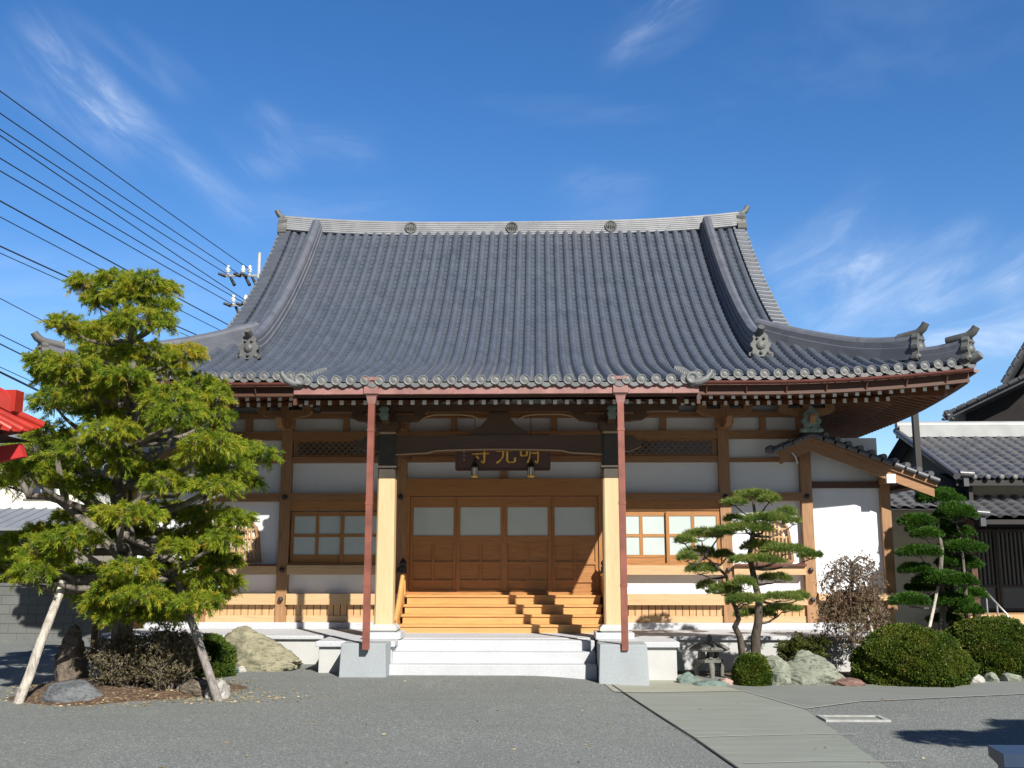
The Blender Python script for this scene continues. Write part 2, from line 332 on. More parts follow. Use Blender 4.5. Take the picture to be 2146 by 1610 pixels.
def quads(name, V, mat, parent=None, tint=None, smooth=False):
    # V: (K*4,3) array of separate quads
    V = np.asarray(V, 'f'); k = len(V) // 4; me = bpy.data.meshes.new(name)
    me.vertices.add(k * 4); me.vertices.foreach_set('co', V.ravel()); me.loops.add(k * 4); me.loops.foreach_set('vertex_index', np.arange(k * 4, dtype='i'))
    me.polygons.add(k); me.polygons.foreach_set('loop_start', np.arange(0, k * 4, 4, dtype='i')); me.update(calc_edges=True)
    if tint is not None:
        a = me.color_attributes.new('tint', 'FLOAT_COLOR', 'POINT'); c = np.ones((k * 4, 4), 'f'); c[:, :3] = np.repeat(np.asarray(tint, 'f'), 4)[:, None]; a.data.foreach_set('color', c.ravel())
    me.materials.append(mat); o = bpy.data.objects.new(name, me); COL.objects.link(o); attach(o, parent); return o
def unit(a): return a / np.maximum(np.linalg.norm(a, axis=1, keepdims=True), 1e-9)
def blades(P, N, nb, L, W, spread, droop, tint, tj=.16, Lj=.35):
    # nb thin pointed leaves at every tuft P round the direction N
    k = len(P); B = np.repeat(P, nb, 0); D = np.repeat(N, nb, 0) + RNG.normal(0, spread, (k * nb, 3)); D = unit(D)
    D[:, 2] -= droop * RNG.uniform(.3, 1.0, k * nb); D = unit(D)
    S = unit(np.cross(D, RNG.normal(0, 1, (k * nb, 3)))); l = L * RNG.uniform(1 - Lj, 1 + Lj, k * nb)[:, None]
    mid = B + D * l * .45; tip = B + D * l; tip[:, 2] -= droop * .25 * l[:, 0]
    V = np.stack([B - S * W * .25, mid - S * W * .5, tip, mid + S * W * .5], 1).reshape(-1, 3)
    return V, np.clip(np.repeat(tint, nb) + RNG.normal(0, tj, k * nb), 0, 1)
def lumps(P, f, seed):
    a = np.array([[1.3, 2.1, .7], [-1.9, .8, 1.7], [.6, -1.5, 2.2]]) * f
    return (np.sin(P @ a[0] + seed) + np.sin(P @ a[1] + seed * 2.3) + np.sin(P @ a[2] + seed * 3.7)) / 3

# ------------------------------------------------------------------ ground
def structure(o): o['kind'] = 'structure'; return o
def sheet(name, poly, mat, dz):
    # flat polygon laid on the ground, following its slight fall
    import bmesh as _b
    bm = _b.new(); vs = [bm.verts.new((p[0], p[1], 0)) for p in poly]; bm.faces.new(vs)
    for x in np.linspace(.4, 2.2, 10):
        _b.ops.bisect_plane(bm, geom=bm.verts[:] + bm.edges[:] + bm.faces[:], plane_co=(x, 0, 0), plane_no=(1, 0, 0))
    for v in bm.verts: v.co.z = gz(v.co.x) + dz
    _b.ops.recalc_face_normals(bm, faces=bm.faces)
    me = bpy.data.meshes.new(name); bm.to_mesh(me); bm.free(); me.materials.append(mat)
    o = bpy.data.objects.new(name, me); COL.objects.link(o); return structure(o)
def build_ground():
    xs = [-900, -60, -20, -8, 0.4] + list(np.linspace(.58, 2.2, 10)) + [8, 20, 60, 900]; ys = [-100, -10, 0, 5, 10, 15, 20, 40, 100, 1500]
    b = MB(); b.add([(x, y, gz(x)) for y in ys for x in xs], [(j * len(xs) + i, j * len(xs) + i + 1, (j + 1) * len(xs) + i + 1, (j + 1) * len(xs) + i) for j in range(len(ys) - 1) for i in range(len(xs) - 1)])
    structure(b.build('ground', GRAV))
    g = lambda *q: [ground(*p) for p in q]
    sheet('path', g((1285, 1437), (1556, 1449), (1686, 1487), (1900, 1640), (2050, 1990), (2050, 2300), (1890, 2300), (1800, 1990), (1545, 1612)), PATHM, .004)
    sheet('path', g((1262, 1431), (1432, 1414), (1560, 1450), (1287, 1451)), PATH2, .008)
    sheet('path', g((1440, 1416), (1560, 1449), (1688, 1487), (1800, 1472), (2146, 1456), (2700, 1430), (2700, 1405), (2146, 1428), (1900, 1432), (1600, 1424)), ASPH, .0055)
    def line(pts, w, mat, dz):
        for (p, q) in zip(pts[:-1], pts[1:]):
            p = ground(*p); q = ground(*q); d = unit(np.array([[q[0] - p[0], q[1] - p[1]]]))[0]; n = np.array([-d[1], d[0]]) * w / 2
            sheet('path_joint', [(p[0] + n[0], p[1] + n[1]), (p[0] - n[0], p[1] - n[1]), (q[0] - n[0], q[1] - n[1]), (q[0] + n[0], q[1] + n[1])], mat, dz)
    line([(1287, 1451), (1556, 1449)], .03, JOINT, .012)
    line([(1556, 1449), (1688, 1487)], .02, JOINT, .0125); line([(1688, 1487), (1800, 1472), (2146, 1456), (2600, 1436)], .03, JOINT, .012)
    line([(1452, 1547), (1560, 1544), (1700, 1541), (1795, 1541)], .022, JOINT, .012); line([(1560, 1602), (1700, 1598), (1900, 1598)], .018, JOINT, .012)
    line([(1283, 1437), (1452, 1547), (1545, 1612), (1800, 1800)], .022, GROOVE, .014)
    sheet('garden_bed', g((1420, 1412), (1560, 1421), (1800, 1424), (1990, 1420), (2146, 1409), (2400, 1392)) + [(12, 19.5), (8.9, 19.6), (7.2, 17.6), (2.75, 16.95), (2.7, 16.0)], SOILD, .006)
    sheet('sand', g((1432, 1404), (1530, 1402), (1530, 1392), (1440, 1390)), RK_W, .012)
    # soil mound round the big tree
    b = MB(); n, R = 40, 9; c = (-4.8, 13.5)
    V = []
    for i in range(R + 1):
        t = i / R
        for j in range(n):
            a = 2 * math.pi * j / n; w = 1 + .10 * math.sin(3 * a + 1) + .05 * math.sin(7 * a)
            x = c[0] + 1.42 * w * t * math.cos(a); y = c[1] + 1.35 * w * t * math.sin(a)
            V.append((x, y, gz(x) + .17 * (1 - t * t) - .01 * (t == 1) + .03 * noise.noise(Vector((x * 3, y * 3, 0))) * (1 - t)))
    b.add(V, [(i * n + j, i * n + (j + 1) % n, (i + 1) * n + (j + 1) % n, (i + 1) * n + j) for i in range(R) for j in range(n)], 0, True)
    structure(b.build('mound', SOIL))
build_ground()

# ------------------------------------------------------------------ temple hall
HALL = thing('temple_hall', (0, 18.8, 0), 'large wooden temple hall with sweeping grey tiled roof and porch', 'temple')
XE, D0, YR = 7.85, 16.45, 23.45          # eave half-width, eave front, ridge
XV, XK = 5.5, 3.04                        # verge, porch half-width
YB = 2 * YR - D0
def hroof(d): return 4.69 + .29 * d + .0605 * d * d
def sori(a, d): return .20 * max(0, 1 - a / 3.6) ** 2 * max(0, 1 - d / 3.0)
def zmain(x, y): d = y - D0; return hroof(d) + sori(XE - abs(x), d)
YK0, YKJ = 14.9, 17.6
_zj = hroof(YKJ - D0)
def zporch(y):
    s = y - YK0; return 4.325 + .25 * s + (_zj - 4.325 - .25 * 2.7) / 7.29 * s * s
# ---- tiled surfaces
CS = [(-.11, 0, 1), (-.078, .006, 1), (-.072, .035, .12), (-.045, .072, .12), (0, .088, .12), (.045, .072, .12), (.072, .035, .12), (.078, .006, 1), (.11, 0, 1)]
def tile_col(b, c, s0, s1, zf, axis, sign=1, row=.205, lap=.021):
    # one column of pan and cover tiles at lateral position c from s0 (eave) up to s1
    if s1 - s0 < .05: return
    S = [s0]; t = s0
    while t < s1 - .02:
        sl = (zf(t + .01) - zf(t)) / .01; dt = row / math.sqrt(1 + sl * sl); e = min(t + dt, s1); S += [e - .006, e]; t = e
    V = []; sts = []
    for i, t in enumerate(S):
        sl = (zf(t + .01) - zf(t - .01)) / .02; q = math.sqrt(1 + sl * sl); z0 = zf(t)
        low = 1.0 if (i % 2 == 0) else 0.0
        for u, w, lf in CS:
            w2 = w + lap * lf * low; off = -w2 * sl / q; zz = z0 + w2 / q
            if axis == 'y': V.append((c + u, t + off, zz))
            else: V.append((sign * (t + off), c + u, zz))
    n = len(CS); b.add(V, [(i * n + j, i * n + j + 1, (i + 1) * n + j + 1, (i + 1) * n + j) for i in range(len(S) - 1) for j in range(n - 1)])
def eave_end(b, x, y, z, pitch=.22, r=.077, axis='y', sign=1):
    f = lambda X, Y, Z: (x + X, y - Y, z + Z) if axis == 'y' else (x + sign * Y, y + X, z + Z)
    n = 14; prof = [(r, -.06), (r, .026), (r * .86, .026), (r * .78, .014), (r * .62, .014), (r * .4, .022), (0.004, .024)]
    V = [f(q * math.cos(2 * math.pi * j / n), h, q * math.sin(2 * math.pi * j / n)) for q, h in prof for j in range(n)]
    b.add(V, [(i * n + j, i * n + (j + 1) % n, (i + 1) * n + (j + 1) % n, (i + 1) * n + j) for i in range(len(prof) - 1) for j in range(n)], 1, True)
    # hanging lip of the pan tile beside it
    pts = [(.035 + .15 * k / 6, -.065 - .035 * math.sin(math.pi * k / 6)) for k in range(7)]
    V = [f(u, .012, w + .055) for u, w in pts] + [f(u, .012, w - .012) for u, w in pts] + [f(u, -.1, w + .055) for u, w in pts]
    b.add(V, [(k, k + 1, 7 + k + 1, 7 + k) for k in range(6)] + [(14 + k, 14 + k + 1, k + 1, k) for k in range(6)], 1)
def tile_roof():
    b = MB(); n = int(XE / .22); xs = [k * .22 for k in range(-n, n + 1)]
    for x in xs:
        ax = abs(x)
        if ax < XK: tile_col(b, x, YK0, YR - .1, lambda y: zporch(y) if y < YKJ else hroof(y - D0), 'y'); eave_end(b, x, YK0, zporch(YK0) + .045)
        elif ax < XV: tile_col(b, x, D0, YR - .1, lambda y, x=x: zmain(x, y), 'y'); eave_end(b, x, D0, zmain(x, D0) + .045)
        else:
            tile_col(b, x, D0, D0 + (XE - ax), lambda y, x=x: zmain(x, y), 'y'); eave_end(b, x, D0, zmain(x, D0) + .045)
    m = int((YB - D0) / .22)
    for sg in (-1, 1):
        for k in range(1, m):
            y = D0 + k * .22; lim = min(y - D0, YB - y, 2.6)
            # side slope runs inwards: use parameter s = -(distance), written as x = sign*(XE - d)
            S = []
            bb = MB(); tile_col(bb, y, 0, lim, lambda d, y=y: hroof(d) + sori(min(y - D0, YB - y), d), 'x', 1)
            if bb.v: b.add([(sg * (XE - v[0]), v[1], v[2]) for v in bb.v], bb.f)
            eave_end(b, sg * XE, y, hroof(0) + sori(min(y - D0, YB - y), 0) + .045, axis='x', sign=sg)
    # plain back slope
    ys = list(np.linspace(YR, YB, 14))
    for xa, xb in ((-XV, XV),):
        V = [(x, y, hroof(YB - y)) for y in ys for x in (xa, xb)]; b.add(V, [(2 * i, 2 * i + 1, 2 * i + 3, 2 * i + 2) for i in range(13)])
    for sg in (-1, 1):
        V = [(sg * XV, YB, hroof(0)), (sg * XE, YB, hroof(0) + .2), (sg * XV, YB - 2.35, hroof(2.35))]; b.add(V, [(0, 1, 2)])
    # verge courses: short cross tiles climbing both gable edges
    for sg in (-1, 1):
        y = D0 + 2.8
        while y < YR - .15:
            d = y - D0; sl = .29 + .121 * d; z = hroof(d)
            b.tube([(sg * (XV - .14), y, z + .085), (sg * (XV + .10), y, z + .06)], .058, 8, 0); b.tube([(sg * (XV + .10), y, z + .06), (sg * (XV + .17), y, z + .053)], .062, 8, 1)
            b.box(sg * XV - .13, sg * XV + .13, y - .11, y + .08, z - .02, z + .05, 0)
            y += .205 / math.sqrt(1 + sl * sl)
    return b.build('roof', [TILE, TEND], HALL)
ROOF = tile_roof()
# ---- ornaments
def ogre_tile(b, c, out, w, h, m=0, horn=True, up=.22, th=.06):
    # end ornament plate facing direction out (unit, horizontal) with scrolled shoulders, boss and a horn tile
    o = Vector(out).normalized(); r = Vector((o.y, -o.x, 0)); c = Vector(c)
    half = [(.50, 0), (.62, .06), (.60, .16), (.44, .20), (.40, .34), (.50, .42), (.52, .54), (.42, .60), (.36, .72), (.40, .82), (.30, .92), (.14, 1.0)]
    pl = [(x * w, y * h) for x, y in half] + [(-x * w, y * h) for x, y in reversed(half)]; n = len(pl)
    V = [c + r * x + Vector((0, 0, y)) + o * t for t in (-th, .05) for x, y in pl]
    b.add(V, [tuple(range(n))[::-1], tuple(range(n, 2 * n))] + [(i, (i + 1) % n, n + (i + 1) % n, n + i) for i in range(n)], m)
    for (x, y, q) in ((0, .46, .26), (-.17, .74, .08), (.17, .74, .08), (-.40, .12, .14), (.40, .12, .14), (0, .16, .10)):
        p = c + r * (x * w) + Vector((0, 0, y * h)) + o * .05; b.tube([p, p + o * .03, p + o * .045], [q * w, q * w * .8, q * w * .3], 8, m)
    if horn:
        p = c + Vector((0, 0, h * .98)); b.tube([p - o * .35 - Vector((0, 0, .03)), p, p + o * .10 + Vector((0, 0, up * .45)), p + o * .16 + Vector((0, 0, up))], [.07, .075, .07, .062], 10, m)
def ridge_layers(b, path, width, height, layers, cap_r, m_tile=0, m_mort=1, scale=None):
    k = len(path); lh = height / layers
    for i in range(layers):
        w = width * (1 - .22 * i / layers) / 2; z0 = i * lh
        for (q, za, zb, mm) in ((w, z0 + lh * .28, z0 + lh, m_tile), (w - .022, z0, z0 + lh * .28, m_mort)):
            P = [(p[0], p[1], p[2]) for p in path]; b.sweep([(-q, za), (-q, zb), (q, zb), (q, za)], P, mm, scale=scale)
    cp = [(cap_r * math.cos(a), height + cap_r * .8 * math.sin(a)) for a in np.linspace(0, math.pi, 7)]
    b.sweep(cp[::-1], path, m_tile, scale=scale)
def ridges():
    rz = lambda x: 9.44 + .20 * (abs(x) / 5.6) ** 3
    path = [(x, YR, rz(x)) for x in np.linspace(-5.55, 5.55, 23)]
    b = MB(); ridge_layers(b, path, .5, .36, 7, .085); main = b.build('main_ridge', [TILE2, MORT], HALL)
    for x in (-2.42, .03, 2.42):
        c = MB(); z = rz(x) + .19; y = YR - .235
        c.lathe((x, y, z), [(.145, 0), (.145, -.03), (.12, -.035), (.115, -.02), (.02, -.02)], 20, 0, True, 'y')
        for k in range(-2, 3): c.tube([(x + k * .042, y - .02, z - .085 + .012 * abs(k)), (x + k * .046, y - .045, z), (x + k * .04, y - .02, z + .09 - .014 * abs(k))], [.012, .018, .010], 6, 0)
        c.build('crest', ORN, main)
    for sg in (-1, 1):
        c = MB(); ogre_tile(c, (sg * 5.62, YR, rz(5.6) - .42), (sg, 0, 0), .62, .80, 0, True, .2, .16)
        c.tube([(sg * 5.5, YR - .2, rz(5.6) - .32), (sg * 5.55, YR - .5, rz(5.6) - .62), (sg * 5.62, YR - .62, rz(5.6) - .60)], [.11, .10, .07], 10, 0)
        c.build('ridge_end_ornament', ORN, main)
    for sg in (-1, 1):
        # descending ridge
        ys = np.linspace(YR - .12, 18.15, 26); x = sg * 4.72
        P = [(x, y, hroof(y - D0) + .04 + (.10 * max(0, (19.0 - y) / .85) ** 2)) for y in ys]
        b = MB(); b.sweep([(-.15, -.05), (-.15, .10), (-.125, .11), (-.125, .20), (-.105, .21), (-.105, .28), (-.085, .33), (0, .37), (.085, .33), (.105, .28), (.105, .21), (.125, .20), (.125, .11), (.15, .10), (.15, -.05)], P, 0)
        d = b.build('descending_ridge', [TILEK], HALL)
        c = MB(); zz = hroof(18.1 - D0); ogre_tile(c, (x, 18.08, zz + .02), (0, -1, 0), .36, .46, 0, True, .08); c.build('ridge_end_ornament', ORN, d)
        # corner ridge in two stages
        hip = lambda t: (sg * (XE - t), D0 + t, hroof(t) + sori(t, t) + .03)
        pr = [(-.13, -.06), (-.13, .12), (-.11, .13), (-.11, .22), (-.08, .27), (0, .31), (.08, .27), (.11, .22), (.11, .13), (.13, .12), (.13, -.06)]
        def lift(t, t0, a, L): return a * max(0, 1 - (t - t0) / L) ** 2
        t1 = np.linspace(2.95, .66, 18); P1 = [(hip(t)[0], hip(t)[1], hip(t)[2] + lift(t, .66, .12, 1.0)) for t in t1]
        t2 = np.linspace(.62, .07, 8); P2 = [(hip(t)[0], hip(t)[1], hip(t)[2] + lift(t, .07, .09, .6)) for t in t2]
        b = MB(); b.sweep(pr, P1, 0, scale=[1 + .25 * i / 17 for i in range(18)]); b.sweep(pr, P2, 0, scale=[.85 + .2 * i / 7 for i in range(8)])
        h = b.build('corner_ridge', [TILEK], HALL)
        o = (sg * .7071, -.7071, 0)
        c = MB(); p = P1[-1]; ogre_tile(c, (p[0] + o[0] * .03, p[1] + o[1] * .03, p[2] - .10), o, .34, .50, 0, True, .16); c.build('ridge_end_ornament', ORN, h)
        c = MB(); p = P2[-1]; ogre_tile(c, (p[0] + o[0] * .03, p[1] + o[1] * .03, p[2] - .09), o, .32, .44, 0, True, .14); c.build('ridge_end_ornament', ORN, h)
        c = MB(); p = hip(0); c.tube([(p[0] - o[0] * .3, p[1] - o[1] * .3, p[2] + .02), (p[0], p[1], p[2] + .05), (p[0] + o[0] * .12, p[1] + o[1] * .12, p[2] + .11)], [.09, .085, .08], 10); c.build('corner_eave_tile', TEND, h)
        # curled end tiles of the porch eave
        c = MB(); x = sg * (XK - .06); z = zporch(YK0) + .06
        c.tube([(x - sg * .05, YK0 + .02, z - .07), (x + sg * .1, YK0 - .01, z - .06), (x + sg * .2, YK0 - .01, z - .01), (x + sg * .27, YK0, z + .08), (x + sg * .28, YK0, z + .13)], [.055, .06, .05, .035, .02], 8)
        c.lathe((x - sg * .02, YK0 - .02, z + .0), [(.095, .05), (.095, -.03), (.06, -.03), (.05, -.01), (.01, -.02)], 14, 0, True, 'y')
        for k in range(9):
            y = YK0 + .12 + k * .2; c.tube([(x - sg * .05, y, zporch(y) + .06), (x + sg * .12, y, zporch(y) + .03)], .06, 8)
        c.build('porch_verge_tile', TEND, HALL)
        # gable wall and barge board under the verge
        ys = np.linspace(D0 + 2.0, YR, 14); prof = [(y, hroof(y - D0) - .02) for y in ys]
        full = prof + [(2 * YR - y, z) for y, z in reversed(prof[:-1])]
        g = MB(); g.prism([(y, z - .1) for y, z in full] + [(full[-1][0], 5.2), (full[0][0], 5.2)], 'x', sg * 4.86, sg * 4.96, 0); g.build('gable_wall', PLAS, HALL)
        g = MB()
        g.prism([(y, z - .04) for y, z in full] + [(y, z - .36) for y, z in reversed(full)], 'x', sg * 5.28, sg * 5.36, 0); g.build('barge_board', WE, HALL)
ridges()
# ---- eaves: fascia, soffit, rafters, gutters
zs = lambda y: 4.42 + .22 * (y - 16.62)
zk = lambda y: 4.12 + .2 * (y - 15.25)
def eaves():
    b = MB()
    def soff(quads_): b.add(quads_, [(0, 1, 2, 3)])
    for sg in (-1, 1):
        xs = list(np.linspace(XK, XE - .1, 14))
        for xa, xb in zip(xs[:-1], xs[1:]):
            ya, yb = 16.55, 18.9
            la, lb = min(yb, 16.55 + (XE - .1 - xa)), min(yb, 16.55 + (XE - .1 - xb))
            f = lambda x, y: (sg * x, y, zs(y) + sori(XE - x, y - D0) + .015)
            soff([f(xa, ya), f(xb, ya), f(xb, lb), f(xa, la)])
        ys = list(np.linspace(16.55, YB - .1, 30))
        for ya, yb in zip(ys[:-1], ys[1:]):
            f = lambda d, y: (sg * (XE - .1 - d), y, zs(16.55 + d) + sori(min(y - D0, YB - y), d) + .015)
            la, lb = min(2.3, ya - 16.55, YB - .1 - ya), min(2.3, yb - 16.55, YB - .1 - yb)
            soff([f(0, ya), f(0, yb), f(lb, yb), f(la, ya)])
    b.add([(-XK, 15.08, zk(15.08) + .012), (XK, 15.08, zk(15.08) + .012), (XK, 18.9, zk(18.9) + .012), (-XK, 18.9, zk(18.9) + .012)], [(0, 1, 2, 3)])
    b.build('eave_soffit', WE, HALL)
    # fascia boards
    for sg in (-1, 1):
        b = MB(); xs = np.linspace(XK, XE - .06, 20)
        b.sweep([(-.06, 0), (-.06, .2), (.06, .2), (.06, 0)], [(sg * x, 16.57, 4.40 + sori(XE - x, 0)) for x in xs]); b.build('eave_fascia', WE, HALL)
        b = MB(); ys = np.linspace(16.6, YB - .1, 30); b.sweep([(-.06, 0), (-.06, .2), (.06, .2), (.06, 0)], [(sg * (XE - .11), y, 4.40 + sori(min(y - D0, YB - y), 0)) for y in ys]); b.build('eave_fascia', WE, HALL)
    b = MB(); b.box(-XK, XK, 15.03, 15.13, 4.13, 4.30)
    for sg in (-1, 1):
        ys = np.linspace(15.0, 17.7, 8); b.prism([(y, zporch(y) - .03) for y in ys] + [(y, zk(y) - .06) for y in ys[::-1]], 'x', sg * XK, sg * (XK + .05))
    b.build('porch_fascia', WE, HALL)
    # rafters, one object each; white painted ends
    def raf(name, x, y0, y1, zf, w, h):
        m = MB(); P = [(x + a * w / 2, y, zf(y) - q) for y in (y0, y1) for a, q in ((-1, h), (1, h), (1, 0), (-1, 0))]
        m.add(P, [(4, 7, 6, 5), (0, 4, 5, 1), (1, 5, 6, 2), (2, 6, 7, 3), (3, 7, 4, 0)]); m.add(P[:4], [(0, 1, 2, 3)], 1)
        return m.build(name, [WY, WHITEP], HALL)
    k = 0
    for sg in (-1, 1):
        x = XK + .12
        while x < XE - .3:
            so_ = sori(XE - x, .2); e = min(18.75, 16.6 + (XE - x - .1))
            raf('flying_rafter', sg * x, 16.63, e, lambda y: zs(y) + so_, .062, .078)
            e2 = min(18.78, 16.6 + (XE - x - .2))
            if e2 > 17.5 and x < 6.9: raf('base_rafter', sg * x, 17.33, e2, lambda y: zs(y) - .155 + so_ * .7, .06, .075)
            x += .187
    x = -XK + .1
    while x < XK - .05: raf('porch_rafter', x, 15.22, 18.78, zk, .06, .07); x += .183
    b = MB()
    for sg in (-1, 1):
        y = 16.9
        while y < YB - .4:
            so_ = sori(min(y - D0, YB - y), .2); L = min(2.25, y - 16.6, YB - .2 - y)
            xa, xb = sg * (XE - .2), sg * (XE - .2 - L); b.bar((xa, y, zs(16.63) - .045 + so_), (xb, y, zs(16.63 + L) - .045 + so_), .075, .095)
            L2 = L - .7
            if L2 > .2: b.bar((sg * (XE - .95), y, zs(17.35) - .2 + so_ * .7), (sg * (XE - .95 - L2), y, zs(17.35 + L2) - .2 + so_ * .7), .075, .1)
            y += .187
    o = b.build('side_rafters', WY, HALL); o['kind'] = 'stuff'
    for sg in (-1, 1): b = MB(); b.bar((sg * (XE - .32), D0 + .40, 4.49), (sg * 5.6, 18.8, 4.82), .13, .16); b.build('hip_rafter', WY, HALL)
    # gutters
    for sg in (-1, 1):
        b = MB(); xs = np.linspace(XK + .02, XE - .05, 22)
        b.sweep([(.055 * math.cos(a), .055 * math.sin(a)) for a in np.linspace(math.pi, 2 * math.pi, 7)] + [(.048, .004), (-.048, .004)], [(sg * x, 16.40, 4.605 + sori(XE - x, 0)) for x in xs])
        g = b.build('eave_gutter', COPE, HALL)
        for x in np.arange(XK + .4, XE - .3, .66):
            c = MB(); z = 4.55 + sori(XE - x, 0); c.bar((sg * x, 16.41, z), (sg * x, 16.50, z - .12), .015, .012); c.build('gutter_bracket', COPD, g)
        b = MB(); ys = np.linspace(16.5, YB, 14); b.sweep([(.055 * math.cos(a), .055 * math.sin(a)) for a in np.linspace(math.pi, 2 * math.pi, 7)], [(sg * (XE + .05), y, 4.605 + sori(min(y - D0, YB - y), 0)) for y in ys]); b.build('eave_gutter', COPE, HALL)
    b = MB(); b.box(-3.07, 3.06, 14.93, 15.025, 4.165, 4.295)
    for x in np.arange(-2.6, 2.9, .66): b.box(x - .012, x + .012, 14.924, 14.93, 4.16, 4.30)
    b.build('porch_gutter', COPG, HALL)
    for sx in (-1.885, 1.885):
        b = MB(); b.box(sx - .11, sx + .11, 14.90, 15.10, 4.17, 4.37); b.box(sx - .128, sx + .128, 14.88, 15.12, 4.37, 4.42)
        b.add([(sx + a * w, 15.0 + c * w * .8, z) for z, w in ((4.17, .11), (4.13, .075), (4.02, .055)) for a, c in ((-1, -1), (1, -1), (1, 1), (-1, 1))], [(4 * i + j, 4 * i + (j + 1) % 4, 4 * i + 4 + (j + 1) % 4, 4 * i + 4 + j) for i in range(2) for j in range(4)])
        r = b.build('rain_head', COPG, HALL)
        b = MB(); b.box(sx - .048, sx + .048, 14.955, 15.045, .4, 4.06)
        for z in (1.3, 2.5, 3.6): b.box(sx - .054, sx + .054, 14.95, 15.05, z, z + .04)
        b.build('downpipe', COPD, HALL)
eaves()
